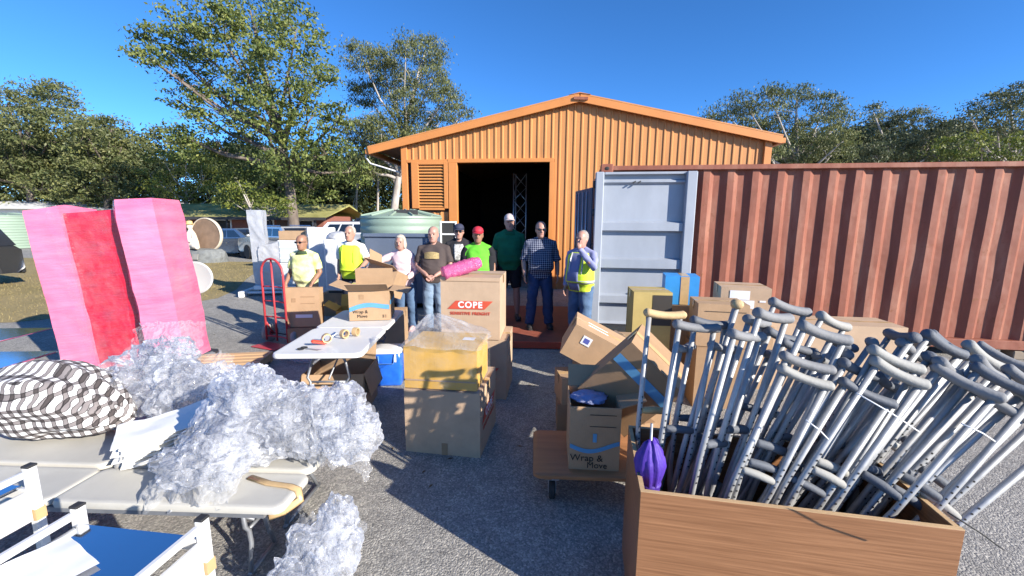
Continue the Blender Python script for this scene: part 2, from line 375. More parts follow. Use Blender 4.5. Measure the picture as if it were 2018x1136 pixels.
# ---------------------------------------------------------------- shipping container
CO = thing('shipping_container', 'rust red corrugated shipping container with its near door swung back', 'container', (1.32, 6.4, 0), R(-8))
CL, CW, CH, CB = 6.06, 2.44, 2.70, .12
def corr_panel(x0, x1, y0, sgn, z0, z1, pitch=.335, d=.052, name='side_wall'):
    vs = []; fs = []; x = x0; prof = []
    while x < x1 - .02:
        for dx, y in ((0, 0), (.088, 0), (.158, d), (.258, d)):
            if x + dx <= x1: prof.append((x + dx, y))
        x += pitch
    prof.append((x1, 0)); nz = 9
    for k in range(nz):
        z = z0 + (z1 - z0) * k / (nz - 1)
        for px_, y in prof:
            w_ = noise.noise(Vector((px_ * 2.1, z * 1.7, y0))) * .009 + noise.noise(Vector((px_ * 6, z * 5, 3))) * .004
            vs.append((px_ + noise.noise(Vector((px_ * 3, z * 2, 8))) * .006, y0 + sgn * y + w_, z))
    n = len(prof)
    for k in range(nz - 1):
        for i in range(n - 1):
            fs.append((k * n + i, k * n + i + 1, (k + 1) * n + i + 1, (k + 1) * n + i))
    m = MB(); m.add(vs, fs); o = m.build(name, M['rust'], CO)
    md = o.modifiers.new('t', 'SOLIDIFY'); md.thickness = .004; return o
corr_panel(.12, CL - .12, .035, 1, CB + .13, CH - .08); corr_panel(.12, CL - .12, CW - .035, -1, CB + .13, CH - .08)
for y in (.04, CW - .04):
    MB().box((CL / 2, y, CH - .05), (CL - .3, .09, .07), bev=.008).build('top_rail', M['rust'], CO)
    MB().box((CL / 2, y, CB + .08), (CL - .3, .1, .13), bev=.008).build('bottom_rail', M['rust'], CO)
    for x in (.08, CL - .08):
        MB().box((x, y + (.02 if y < 1 else -.02), CH / 2 + .06), (.15, .13, CH - .42), bev=.008).build('corner_post', M['rust'], CO)
        for z in (CB + .06, CH - .055):
            cc = MB(); cc.box((x, y + (.02 if y < 1 else -.02), z), (.18, .165, .13), bev=.01); c_ = cc.build('corner_casting', M['rust'], CO)
            h = MB(); yy = y + (-.064 if y < 1 else .064); h.ell((x, yy, z), (.035, .006, .026), 12, 6); h.build('lifting_hole', M['black'], c_)
for x in (.02, CL - .05):
    MB().box((x + .03, CW / 2, CH - .07), (.1, CW - .34, .11), bev=.006).build('end_header', M['rust'], CO); MB().box((x + .03, CW / 2, CB + .07), (.1, CW - .34, .1), bev=.006).build('end_sill', M['rust'], CO)
rf = MB()
for k in range(28):
    x = .15 + k * .208; rf.prism([(x, CH - .045), (x + .03, CH - .015), (x + .12, CH - .015), (x + .15, CH - .045)], 'y', .1, CW - .1)
rf.box((CL / 2, CW / 2, CH - .055), (CL - .25, CW - .2, .02)); rf.build('roof', M['rust'], CO, fix=True)
MB().box((CL / 2, CW / 2, CB + .14), (CL - .2, CW - .2, .03)).build('floor', pm('plywood_floor', (.2, .12, .07), .8), CO)
MB().box((CL - .06, CW / 2, CH / 2 + .05), (.03, CW - .3, CH - .4)).build('end_wall', M['rust'], CO)
for x in (.15, 2.1, 4.0, 5.9):
    for y in (.1, CW - .1): MB().box((x, y, CB / 2), (.3, .2, CB), bev=.01).build('timber_block', pm('grey_timber', (.25, .2, .15), .9), CO)
def container_door(dz0=.27, dz1=2.575, w=1.40):
    D = MB()
    D.box((w / 2, .045, (dz0 + dz1) / 2), (w, .02, dz1 - dz0)); d = D.build('door', M['grey_door'], CO)
    d['label'] = 'pale grey door swung flat against the red side'
    for x, ww in ((.06, .12), (w - .07, .14)): MB().box((x, -.025, (dz0 + dz1) / 2), (ww, .13, dz1 - dz0 - .004), bev=.012).build('door_post', M['grey_door'], d)
    MB().box((w / 2, .0, dz1 - .02), (w - .26, .08, .036), bev=.006).build('door_rail', M['grey_door'], d)
    for z0, z1, dp in ((2.40, 2.475, .045), (1.71, 1.875, .085), (1.16, 1.34, .085), (.63, .79, .085), (.30, .36, .06)):
        MB().prism([(.034, z0), (.034 - dp, z0 + .03), (.034 - dp, z1 - .025), (.034, z1)], 'x', .122, w - .142).build('door_rib', M['grey_door'], d, fix=True)
    for x, z in ((.55, 2.43), (.62, 2.43), (.62, .83)): MB().box((x, -.03, z), (.05, .02, .018), (0, -.6, 0)).build('door_lug', M['dark_steel'], d)
    for z in (.45, 1.0, 1.5, 2.0, 2.4): MB().cyl((-.01, -.01, z - .05), (-.01, -.01, z + .05), .018, 10).build('hinge', M['dark_steel'], d, True)
    MB().box((w - .003, .03, (dz0 + dz1) / 2), (.012, .12, dz1 - dz0 - .03)).build('door_seal', M['black'], d)
    return d
d1 = container_door(); d1.location = (-.09, -.155, 0)
D2 = MB(); D2.box((0, .6, 1.42), (.05, 1.17, 2.3), bev=.01); d2 = D2.build('door', M['slate'], CO, loc=(.0, CW - .02, 0), rot=(0, 0, R(16))); d2['label'] = 'far door standing open in shade'
for y in (.25, .5, .8, 1.0): MB().cyl((-.05, y, .35), (-.05, y, 2.5), .016, 8).build('locking_bar', M['alu'], d2, True)

# ---------------------------------------------------------------- red platform in front of the shed
PLT = thing('steel_platform', 'low rust red steel platform under the men before the doorway', 'platform', (.42, 7.3, 0), R(-3))
MB().box((0, 0, .085), (1.75, 2.7, .03), bev=.006).build('deck', pm('red_oxide_deck', (.28, .075, .045), .65, 0, .25, 6), PLT)
RED = pm('red_oxide', (.5, .07, .03), .5, 0, .15, 6)
MB().box((0, -1.365, .06), (1.75, .03, .10), bev=.006).build('front_edge', RED, PLT)
for x in (-.8, 0, .8): MB().box((x, 0, .035), (.08, 2.6, .068)).build('runner', RED, PLT)

# ---------------------------------------------------------------- water tanks, bin, far buildings
def water_tank(loc, r, h, label):
    t = thing('water_tank', label, 'tank', loc, 0, 'green water tanks'); m = MB(); prof = [(r * .98, 0)]
    k = int(h / .16)
    for i in range(k):
        z = h * i / k; prof += [(r, z + .02), (r, z + h / k * .6), (r * .985, z + h / k * .72), (r * .985, z + h / k * .92)]
    prof += [(r, h), (r * .97, h + .03)]
    m.lathe(prof, n=48); m.build('tank_wall', M['green_tank'], t, 'auto')
    m = MB(); m.lathe([(r * 1.0, h + .005), (r * .99, h + .05), (r * .7, h + .10), (r * .3, h + .2), (.02, h + .22)], n=48); m.build('lid', M['green_tank'], t, 'auto')
    for i in range(12):
        a = 2 * PI * i / 12; MB().tube([(r * .98 * math.cos(a), r * .98 * math.sin(a), h + .055), (r * .3 * math.cos(a), r * .3 * math.sin(a), h + .21)], .03, 6).build('lid_rib', M['green_tank'], t)
    return t
wt = water_tank((-2.78, 10.6, 0), 1.0, 1.92, 'pale green ribbed water tank beside the shed, behind the people')
MB().box((.25, -.55, 2.06), (.55, .06, .12)).build('inlet_box', M['dark_steel'], wt)
water_tank((-32.6, 26.8, 0), 2.0, 2.0, 'pale green water tank on the lawn by the white roof')
SK = thing('steel_bin', 'slate blue steel bin with sloping end before the water tank', 'bin', (-2.1, 8.75, 0), R(-2))
MB().prism([(-1.0, .12), (1.0, .12), (1.0, .75), (.42, 1.58), (-1.0, 1.58)], 'y', 0, 1.0).build('body', M['slate'], SK, bevel=1, fix=True)
MB().box((-.3, -.02, 1.56), (1.45, .05, .07), bev=.008).build('rim', M['slate'], SK)
for x in (-.95, -.3, .35, .92): MB().box((x, -.03, .6), (.06, .055, .9), bev=.008).build('stiffener', M['slate'], SK)
for x in (-.8, .8): MB().box((x, .5, .06), (.12, 1.0, .12)).build('skid', M['dark_steel'], SK)
LR = thing('ladder_frame', 'white metal frame with dark panel standing behind the bald man', 'frame', (-1.27, 8.45, 0), R(4))
for x in (-.17, .13): MB().box((x, 0, .93), (.035, .035, 1.86), bev=.006).build('upright', M['white'], LR)
for z in (.4, .8, 1.2, 1.6, 1.84): MB().box((-.02, 0, z), (.27, .03, .03)).build('rung', M['white'], LR)
MB().box((-.02, .022, 1.6), (.26, .01, .5)).build('panel', M['black'], LR)

def far_house():
    H = thing('low_house', 'low brick house with mossy yellow green roof behind the sedan', 'house', (-20.5, 31, 0), R(-3))
    MB().box((0, 3, 1.1), (13, 5, 2.2)).build('wall', M['brick'], H)
    mr = pm('mossy_roof', (.30, .28, .07), .9, 0, .35, 1.2, .4, 8, col2=(.40, .38, .14))
    MB().prism([(-.9, 2.05), (3, 3.15), (6.8, 2.05), (3, 2.98)], 'x', -7.4, 7.4).build('roof', mr, H, fix=True)
    MB().box((0, -.95, 1.98), (14.8, .06, .2)).build('fascia', M['dark_steel'], H)
    for x in (-6.5, -3.2, 0, 3.2, 6.5): MB().box((x, -.7, 1.0), (.12, .12, 2.0)).build('verandah_post', M['dark_steel'], H)
    for x in (-4.6, -1.4, 1.9, 4.9):
        w = MB().box((x, .47, 1.35), (1.7, .06, 1.1)).build('window', M['white'], H)
        MB().box((x, .43, 1.35), (1.5, .03, .92)).build('pane', M['black'], w)
    D = MB().box((3.4, .46, 1.0), (.9, .05, 2.0)).build('door', pm('brown_door', (.1, .05, .03), .6), H)
far_house()
def white_hall():
    H = thing('white_hall', 'long white walled hall beyond the green tank at the edge', 'building', (-40, 38, 0), R(4))
    MB().box((0, 3, 1.35), (16, 6, 2.7)).build('wall', M['white'], H)
    MB().prism([(-.6, 2.7), (3, 3.5), (6.6, 2.7)], 'x', -8.4, 8.4).build('roof', M['white'], H, fix=True)
    for x in (-5, -1, 3, 6): MB().box((x, -.01, 1.5), (1.4, .05, 1.0)).build('window', M['dark_steel'], H)
white_hall()
# ---------------------------------------------------------------- trees
def leaf_cloud(blobs, base, per, lsize, clump_r, droop=0.3, aspect=.42, shell=.55):
    """blobs: (centre, radius) world; returns verts, quads in coordinates relative to base; leaves gather in twig clumps"""
    cs_ = []
    for c, r, dens in blobs:
        n = max(4, int(per * 1.75 * dens * r * r))
        d = rng.normal(size=(n, 3)); d /= np.linalg.norm(d, axis=1)[:, None]
        rad = r * rng.uniform(shell ** 3, 1.0, n) ** (1 / 3)
        p = np.array(c) + d * rad[:, None] * np.array([1.0, 1.0, .8]); cs_.append(p)
    tw = np.concatenate(cs_); nl = 46
    n = len(tw) * nl
    ctr = np.repeat(tw, nl, 0) + rng.normal(size=(n, 3)) * (clump_r * np.repeat(rng.uniform(.5, 1.15, len(tw)), nl))[:, None] * np.array([1, 1, .42])
    a = rng.normal(size=(n, 3)); a[:, 2] -= droop * 2; a /= np.linalg.norm(a, axis=1)[:, None]
    b = np.cross(a, rng.normal(size=(n, 3))); b /= np.linalg.norm(b, axis=1)[:, None]
    L = (lsize * .66 * rng.uniform(.6, 1.3, n))[:, None]; Wd = L * aspect
    v = np.stack([ctr - a * L * .5, ctr + b * Wd * .5 + a * L * .05, ctr + a * L * .5, ctr - b * Wd * .5 + a * L * .05], 1).reshape(-1, 3) - np.array(base)
    return v, np.arange(n * 4).reshape(-1, 4), tw
def make_tree(name, label, base, blobs, leafm, barkm, trunk_r, per=4.0, lsize=.3, clump=.42, droop=.3, lean=(0, 0), aspect=.42, fork=.35, group='trees', shell=.55, nlimb=None):
    t = thing(name, label, 'tree', base, 0, group); base = Vector(base)
    v, q, tw = leaf_cloud(blobs, base, per, lsize, clump, droop, aspect, shell)
    link('crown', np_mesh('crown', v, q, leafm), t)
    top = max((Vector(c) for c, r, d in blobs), key=lambda c: c.z) - base
    H = top.z; m = MB()
    pts = []; n = 9
    for i in range(n):
        f = i / (n - 1); s = f ** 1.6
        pts.append(Vector((top.x * s + math.sin(f * 5) * .12 * H / 10 + lean[0] * f, top.y * s + math.cos(f * 4) * .1, H * f)))
    m.tube(pts, [trunk_r * (1 - .88 * i / (n - 1)) * (1.35 if i == 0 else 1) for i in range(n)], 10)
    lm = MB()
    for c, r, d in (blobs if nlimb is None else blobs[:nlimb]):
        e = Vector(c) - base; f = max(fork, min(.9, (e.z / H) * .62)); k = f * (n - 1); i = int(k); p0 = pts[i].lerp(pts[min(i + 1, n - 1)], k - i)
        r0 = trunk_r * (1 - .88 * f) * .62; mid = p0.lerp(e, .5) + Vector((random.uniform(-.3, .3), random.uniform(-.3, .3), -.05 * (e - p0).length))
        lm.tube([p0, p0.lerp(mid, .55) + Vector((0, 0, .1)), mid, mid.lerp(e, .6), e], [r0, r0 * .8, r0 * .6, r0 * .4, r0 * .2], 7)
        for j in range(5):
            dd = Vector((random.gauss(0, 1), random.gauss(0, 1), random.gauss(.2, .7))).normalized() * r * random.uniform(.5, .95)
            q0 = mid.lerp(e, random.uniform(.3, 1)); lm.tube([q0, q0 + dd * .5 + Vector((0, 0, .12)), q0 + dd], [r0 * .28, r0 * .18, r0 * .07], 5)
    m.build('trunk', barkm, t, True); lm.build('limbs', barkm, t, True); return t
def PB(Y, lst, jit=2.0, dens=1.0):
    out = []
    for e in lst:
        px, py, pr = e[:3]; y = Y + random.uniform(-jit, jit); out.append((tuple(VP(px, py, y)), pr / 820.0 * y * .84, (e[3] if len(e) > 3 else 1.0) * dens))
    return out
def GB(px, Y): p = VP(px, 500, Y); return (p.x, Y, 0)
TG = 'trees around the yard'
make_tree('broad_tree', 'tallest spreading tree with loose green crown, left of the gum', GB(580, 28), PB(28, [
    (325, 88, 48), (415, 38, 70), (500, 22, 72), (585, 55, 62), (375, 140, 62), (470, 110, 78), (565, 140, 75), (630, 140, 42), (292, 112, 26), (425, 215, 62),
    (520, 225, 75), (610, 235, 62), (395, 285, 52), (480, 310, 66), (580, 315, 66), (650, 300, 52), (545, 375, 52), (620, 375, 48), (345, 195, 22), (345, 262, 26), (470, 385, 45),
    (268, 100, 12, 2), (690, 340, 40), (330, 40, 30, .7), (675, 230, 30)], 3.0), M['leaf_a'], M['bark'], .38, per=7.0, lsize=.34, clump=.40, droop=.25, group=TG, aspect=.5)
make_tree('gum_tree', 'grey green gum tree between the tallest tree and the shed', GB(770, 32), PB(32, [
    (712, 112, 36), (752, 118, 30), (800, 92, 28), (842, 105, 42), (775, 160, 48), (850, 165, 42), (880, 195, 34), (720, 185, 38), (800, 215, 46), (868, 240, 36), (915, 225, 22, .7), (750, 255, 44),
    (705, 260, 40), (820, 275, 40), (770, 310, 36), (720, 330, 34)], 2.5), M['leaf_b'], M['bark_pale'], .34, per=19, lsize=.30, clump=.36, droop=.7, group=TG, aspect=.32)
make_tree('acacia_tree', 'bushy olive tree with uneven top at the far edge of the lawn', GB(70, 40), PB(40, [
    (15, 205, 45), (60, 195, 42), (105, 182, 32), (130, 205, 30), (40, 250, 55), (110, 245, 50), (15, 310, 60), (80, 310, 60), (130, 300, 40), (30, 370, 55), (100, 370, 50), (-40, 240, 60), (-50, 330, 60)], 3), M['leaf_b'], M['bark'], .4, per=6.5, lsize=.42, clump=.5, droop=.1, group=TG, aspect=.42)
make_tree('acacia_tree', 'rounded olive tree sloping down beside the tallest tree', GB(215, 38), PB(38, [
    (195, 262, 40), (160, 250, 30), (225, 250, 28), (240, 290, 46), (175, 305, 55), (280, 320, 38), (230, 345, 52), (165, 370, 50), (270, 380, 42), (215, 395, 45)], 3), M['leaf_b'], M['bark'], .35, per=7, lsize=.40, clump=.46, droop=.1, group=TG, aspect=.42)
make_tree('wattle_tree', 'slender scrubby tree with pale bent trunk behind the mossy roof', GB(375, 36), PB(36, [
    (325, 320, 36), (370, 315, 36), (405, 345, 42), (330, 365, 42), (380, 385, 36), (435, 375, 40), (295, 345, 28), (300, 395, 30)], 2), M['leaf_d'], M['bark_pale'], .18, per=4.5, lsize=.32, clump=.42, droop=.1, group=TG)
make_tree('wattle_tree', 'bright yellow green bush leaning over the mossy roof', GB(520, 25), PB(25, [(500, 395, 34), (545, 408, 34), (475, 365, 28), (580, 400, 26), (460, 400, 20)], 1), M['leaf_d'], M['bark_pale'], .14, per=9, lsize=.26, clump=.3, group=TG)
make_tree('gum_tree', 'feathery gum tree just right of the shed roof', GB(1555, 30), PB(30, [
    (1425, 222, 30), (1468, 205, 34), (1520, 196, 38), (1572, 190, 30), (1625, 208, 34), (1660, 235, 26), (1480, 250, 40), (1545, 250, 46), (1610, 258, 44), (1665, 275, 26), (1400, 235, 16), (1570, 300, 40), (1640, 305, 36), (1510, 300, 30)], 2.5), M['leaf_b'], M['bark_pale'], .3, per=15, lsize=.30, clump=.34, droop=.7, group=TG, aspect=.32)
make_tree('gum_tree', 'darker rounded gum tree above the middle of the container', GB(1775, 34), PB(34, [
    (1722, 222, 20), (1745, 245, 34), (1795, 240, 36), (1840, 258, 32), (1765, 285, 42), (1830, 292, 40), (1705, 275, 26), (1715, 305, 34), (1868, 262, 16)], 2), M['leaf_c'], M['bark_pale'], .3, per=15, lsize=.32, clump=.36, droop=.5, group=TG, aspect=.34)
make_tree('gum_tree', 'grey layered gum tree at the frame edge above the container', GB(1985, 30), PB(30, [
    (1915, 235, 26), (1945, 208, 28), (1990, 190, 34), (2035, 200, 40), (1965, 245, 34), (2020, 245, 36), (1905, 262, 18), (2080, 240, 50), (2060, 300, 40)], 2), M['leaf_c'], M['bark_pale'], .28, per=14, lsize=.32, clump=.36, droop=.3, group=TG, aspect=.34)
make_tree('wattle_tree', 'low yellow green bushy tree peeping over the container', GB(1940, 24), PB(24, [
    (1835, 300, 26), (1885, 285, 30), (1935, 282, 32), (1990, 288, 34), (1870, 315, 30), (1960, 315, 36), (2040, 295, 36)], 1), M['leaf_d'], M['bark'], .2, per=9, lsize=.26, clump=.3, group=TG)
for px, Y, top, lab in ((742, 35, 240, 'thin pale gum trunk nearest the shed eave'), (775, 34, 250, 'thin pale gum trunk close behind the green tank'), (700, 37, 300, 'thin pale sapling behind the white wagon')):
    b = GB(px, Y); make_tree('sapling', lab, b, PB(Y, [(px - 8, top + 40, 28, .8), (px + 12, top + 10, 24, .7), (px, top + 85, 20, .6)], 1), M['leaf_c'], M['bark_pale'], .13, per=7, lsize=.3, clump=.35, group=TG)
# the wood behind: reads as one mass
def wood(px0, px1, Y, y0, y1, mat, n, seed, label):
    bl = []
    for i in range(n):
        px = px0 + (px1 - px0) * (i + random.random()) / n; bl.append((tuple(VP(px, random.uniform(y0, y1), Y + random.uniform(-4, 4))), random.uniform(1.6, 3.0), 1.0))
    v, q, tw = leaf_cloud(bl, (0, 0, 0), 2.2, .55, .7, .2, .5, .2)
    tag(link('forest', np_mesh('forest', v, q, mat)), label, 'forest', kind='stuff')
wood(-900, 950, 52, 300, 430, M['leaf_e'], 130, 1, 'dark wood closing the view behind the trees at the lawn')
wood(1360, 2100, 40, 285, 330, M['leaf_c'], 46, 3, 'pale green scrub filling the gaps between gums over the container')
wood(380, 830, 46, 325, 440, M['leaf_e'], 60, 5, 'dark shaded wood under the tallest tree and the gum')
wood(-150, 330, 44, 270, 400, M['leaf_b'], 40, 4, 'olive scrub filling in between the trees beyond the lawn')
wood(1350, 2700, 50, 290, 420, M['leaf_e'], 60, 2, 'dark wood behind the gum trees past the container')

# ---------------------------------------------------------------- vehicles
M['glass_dark'] = pm('tinted_glass', (.012, .015, .02), .06, 0, .05, 3, spec=.8)
M['chrome'] = pm('chrome', (.6, .6, .62), .15, 1.0, .03, 5)
M['tail'] = pm('tail_lamp_red', (.4, .015, .015), .2, 0, .05, 5)
M['lamp'] = pm('clear_lamp', (.75, .75, .75), .12, 0, .03, 5)
def car(name, label, loc, rz, prof, cabin, paint, length, width, wheels, wr=.32, group='parked vehicles', extra=None):
    """prof: lower body side outline (x,z); cabin: roof outline (x,z) bottom-left, top-left, top-right, bottom-right"""
    t = thing(name, label, 'car', loc, rz, group); hw = width / 2
    m = MB(); n = len(prof); rg = []
    for y, k, dz in ((-hw + .02, .985, 0), (-hw, 1, 0), (-hw * .55, 1.005, .015), (0, 1.012, .02), (hw * .55, 1.005, .015), (hw, 1, 0), (hw - .02, .985, 0)):
        rg.append([(x * k, y, z + (dz if z > .5 else 0)) for x, z in prof])
    m.rings(rg); b = m.build('body', paint, t, 'auto', fix=True)
    (x0, z0), (x1, z1), (x2, z2), (x3, z3) = cabin; ins = .13
    rg = []
    for f in (0, .25, .5, .75, 1):
        pass
    c = MB(); tw = hw - ins
    vs = [(x0, -hw + .04, z0), (x3, -hw + .04, z3), (x3, hw - .04, z3), (x0, hw - .04, z0), (x1, -tw, z1), (x2, -tw, z2), (x2, tw, z2), (x1, tw, z1)]
    c.add(vs, [(0, 1, 5, 4), (1, 2, 6, 5), (2, 3, 7, 6), (3, 0, 4, 7), (4, 5, 6, 7)]); c.build('cabin', paint, t, fix=True)
    rm = MB(); rm.box(((x1 + x2) / 2, 0, (z1 + z2) / 2 + .012), (abs(x2 - x1) + .02, tw * 2 + .01, .04), (0, -math.atan2(z2 - z1, x2 - x1), 0), bev=.015); rm.build('roof', paint, t)
    def quad(a, b2, c2, d, ins_u, ins_v, off, nm='window'):
        a, b2, c2, d = map(Vector, (a, b2, c2, d)); nr = (b2 - a).cross(d - a).normalized()
        def P(u, v): return (a.lerp(b2, u)).lerp(d.lerp(c2, u), v) + nr * off
        q = MB(); q.add([P(ins_u[0], ins_v[0]), P(ins_u[1], ins_v[0]), P(ins_u[1], ins_v[1]), P(ins_u[0], ins_v[1])], [(0, 1, 2, 3)]); q.build(nm, M['glass_dark'], t)
    for u in ((.10, .36), (.39, .64), (.67, .90)) if extra == 'wagon' else ((.13, .47), (.51, .86)):
        quad(vs[0], vs[1], vs[5], vs[4], u, (.12, .86), .006); quad(vs[2], vs[3], vs[7], vs[6], (1 - u[1], 1 - u[0]), (.12, .86), .006)
    quad(vs[1], vs[2], vs[6], vs[5], (.06, .94), (.08, .92), .006, 'rear_window'); quad(vs[3], vs[0], vs[4], vs[7], (.06, .94), (.08, .92), .006, 'windscreen')
    for x in wheels:
        for sy in (-1, 1):
            w = MB(); w.lathe([(wr * .62, -.11), (wr * .9, -.11), (wr, -.07), (wr, .07), (wr * .9, .11), (wr * .62, .11)], n=24)
            ww = w.build('wheel', M['black'], t, 'auto', loc=(x, sy * (hw - .09), wr), rot=(PI / 2, 0, 0))
            h = MB(); h.lathe([(wr * .62, -.085), (wr * .5, -.09), (.06, -.1), (.01, -.1)], n=20); h.lathe([(wr * .62, .085), (wr * .5, .09), (.06, .1), (.01, .1)], n=20); h.build('rim', M['chrome'], ww, 'auto')
            a = MB(); a.rings([[(x + (wr + .05) * math.cos(q) * k, sy * (hw + .004), wr + (wr + .05) * math.sin(q) * k) for q in np.linspace(-.05, PI + .05, 13)] for k in (.0, 1.0)], False); a.build('wheel_arch', M['black'], t)
    xr = max(p[0] for p in prof); xf = min(p[0] for p in prof)
    for sy in (-1, 1):
        MB().box((xr - .03, sy * (hw - .16), .80), (.10, .26, .14), bev=.02).build('tail_light', M['tail'], t)
        MB().box((xf + .05, sy * (hw - .2), .66), (.10, .3, .13), bev=.02).build('headlight', M['lamp'], t)
        mi = MB(); mi.ell((x0 + .32, sy * (hw + .09), z0 + .06), (.07, .11, .07), 10, 6); mi.build('mirror', paint, t, True)
        MB().box(((x0 + x3) / 2, sy * (hw + .012), .72), (.18, .02, .025)).build('door_handle', M['chrome'], t)
    MB().box((xr + .01, 0, .42), (.1, width - .1, .2), bev=.04).build('bumper', paint, t); MB().box((xf - .01, 0, .42), (.1, width - .1, .2), bev=.04).build('bumper', paint, t)
    MB().box((xr + .02, 0, .72), (.02, .38, .11)).build('number_plate', M['white'], t)
    if extra == 'wagon':
        for sy in (-1, 1): MB().tube([(x1 + .2, sy * (tw - .08), z1 + .07), (x2 - .2, sy * (tw - .08), z2 + .07)], .02, 6).build('roof_rail', M['chrome'], t)
    return t
sedan_p = [(-2.3, .32), (-2.35, .55), (-2.2, .74), (-1.2, .90), (1.35, .95), (2.2, .97), (2.36, .85), (2.36, .4), (2.2, .26), (-2.1, .24)]
sedan_c = [(-1.25, .9), (-.45, 1.40), (.75, 1.42), (1.75, .97)]
suv_p = [(-2.3, .4), (-2.36, .7), (-2.25, .98), (-1.2, 1.08), (2.2, 1.12), (2.35, 1.0), (2.36, .5), (2.2, .36), (-2.1, .34)]
suv_c = [(-1.25, 1.08), (-.55, 1.74), (1.95, 1.76), (2.28, 1.12)]
p_blue = pm('steel_blue_paint', (.12, .16, .22), .25, .5, .05, 3, coat=.8)
p_white = pm('white_car_paint', (.78, .78, .78), .25, 0, .03, 3, coat=.8)
p_silver = pm('silver_car_paint', (.5, .51, .52), .28, .6, .04, 3, coat=.8)
p_dark = pm('charcoal_car_paint', (.025, .027, .032), .25, .2, .05, 3, coat=.8)
car('sedan', 'steel blue sedan parked on the grass beside the round wooden disc', (-14.3, 22.0, 0), R(-22), sedan_p, sedan_c, p_blue, 4.7, 1.8, (-1.42, 1.42))
car('wagon', 'silver station wagon half hidden behind the silver wrapped equipment', (-11.1, 20.0, 0), R(-35), suv_p, [(-1.25, 1.08), (-.55, 1.55), (1.75, 1.55), (2.25, 1.12)], p_silver, 4.7, 1.8, (-1.42, 1.42), extra='wagon')
car('four_wheel_drive', 'white four wheel drive with roof rails parked behind the workers', (-10.2, 25.4, 0), R(-8), suv_p, suv_c, p_white, 4.8, 1.9, (-1.45, 1.45), .36, extra='wagon')
car('four_wheel_drive', 'dark four wheel drive with only wheels and mirror in view', (-15.2, 9.6, 0), R(78), suv_p, suv_c, p_dark, 4.8, 1.9, (-1.45, 1.45), .38, extra='wagon')
car('van', 'dark blue vehicle in shade behind the water tank', (-8.6, 27.5, 0), R(70), suv_p, [(-1.7, 1.08), (-1.3, 2.0), (2.1, 2.0), (2.3, 1.12)], pm('navy_paint', (.02, .03, .06), .3, .2, .05, 3, coat=.6), 4.8, 1.9, (-1.45, 1.45), .36)

# ---------------------------------------------------------------- statue with round timber disc on a rock plinth
ST = thing('statue', 'cream painted figure before a round timber disc on a rock plinth', 'statue', (-13.75, 18.6, 0), R(-8))
rk = MB(); n = 20
rk.rings([[((1.0 + .12 * noise.noise(Vector((k, z * 3, 1)))) * r * 1.0 * math.cos(2 * PI * k / n), (.75 + .12 * noise.noise(Vector((k * 1.3, z * 3, 4)))) * r * math.sin(2 * PI * k / n), z) for k in range(n)] for r, z in ((.98, 0), (.95, .2), (.85, .45), (.72, .56), (.3, .6))])
rk.build('plinth', pm('grey_rock', (.16, .17, .17), .9, 0, .3, 5, .6, 12), ST)
for x, z in ((-.28, .3), (.2, .28)): MB().box((x, -.70, z), (.3, .03, .26), (R(-14), 0, 0), bev=.01).build('plaque', M['concrete'], ST)
ds = MB(); ds.lathe([(.70, -.06), (.72, 0), (.70, .06)], n=40); dk = ds.build('timber_disc', pm('weathered_timber', (.21, .14, .095), .85, 0, .2, 4, .3, 20), ST, loc=(.12, .1, 1.2), rot=(PI / 2, 0, 0))
rr = MB(); rr.rings([[(.72 * math.cos(a) + .035 * math.cos(q) * math.cos(a), .72 * math.sin(a) + .035 * math.cos(q) * math.sin(a), .09 * math.sin(q)) for q in np.linspace(0, 2 * PI, 8, endpoint=False)] for a in np.linspace(0, 2 * PI, 40)], False); rr.build('rim', pm('pale_rim', (.55, .48, .38), .7), dk, True)
fg = MB(); fg.tube([(-.25, -.3, .6), (-.25, -.32, .9), (-.28, -.3, 1.25), (-.28, -.3, 1.45)], [.26, .25, .18, .07], 12); fg.ell((-.28, -.32, 1.58), (.12, .13, .15)); fg.tube([(-.2, -.4, .75), (.1, -.55, .72), (.3, -.62, .66)], [.14, .12, .08], 10)
fg.tube([(-.45, -.35, 1.3), (-.55, -.45, 1.05), (-.4, -.6, .95)], [.07, .06, .05], 8); fg.tube([(-.12, -.35, 1.3), (.0, -.5, 1.05), (-.1, -.6, .9)], [.07, .06, .05], 8)
link('figure', remeshed(fg, 'figure', pm('cream_paint', (.72, .62, .5), .6, 0, .15, 4), .025, 3), ST)
ht = MB(); ht.lathe([(.2, 1.66), (.2, 1.68), (.12, 1.69), (.11, 1.8), (.02, 1.82)], c=(-.28, -.32, 0), n=18); ht.build('hat', pm('straw_paint', (.6, .42, .18), .7), ST, 'auto')
oc = MB(); oc.ell((-.72, -.3, .75), (.14, .14, .18)); oc.build('orange_ornament', pm('orange_paint', (.7, .25, .03), .6), ST, True)
GD = MB(); GD.lathe([(.02, -.04), (.12, -.035), (.20, -.018), (.22, .0), (.20, .01), (.12, -.008), (.02, -.016)], n=36, caps=True)
gd = thing('grey_dish', 'flat grey round dish leaning behind the pink wrapped load', 'dish', (-4.27, 5.55, 0), R(12))
GD.build('dish', pm('grey_plastic', (.42, .43, .44), .55, 0, .04, 3), gd, 'auto', loc=(0, 0, 1.08), rot=(R(84), 0, 0))
MB().tube([(0, .06, 0), (0, .06, .95)], .022, 8).build('post', M['alu'], gd, True); MB().lathe([(.15, 0), (.15, .03), (.03, .05)], c=(0, .06, 0), n=20).build('foot', M['dark_steel'], gd, 'auto')
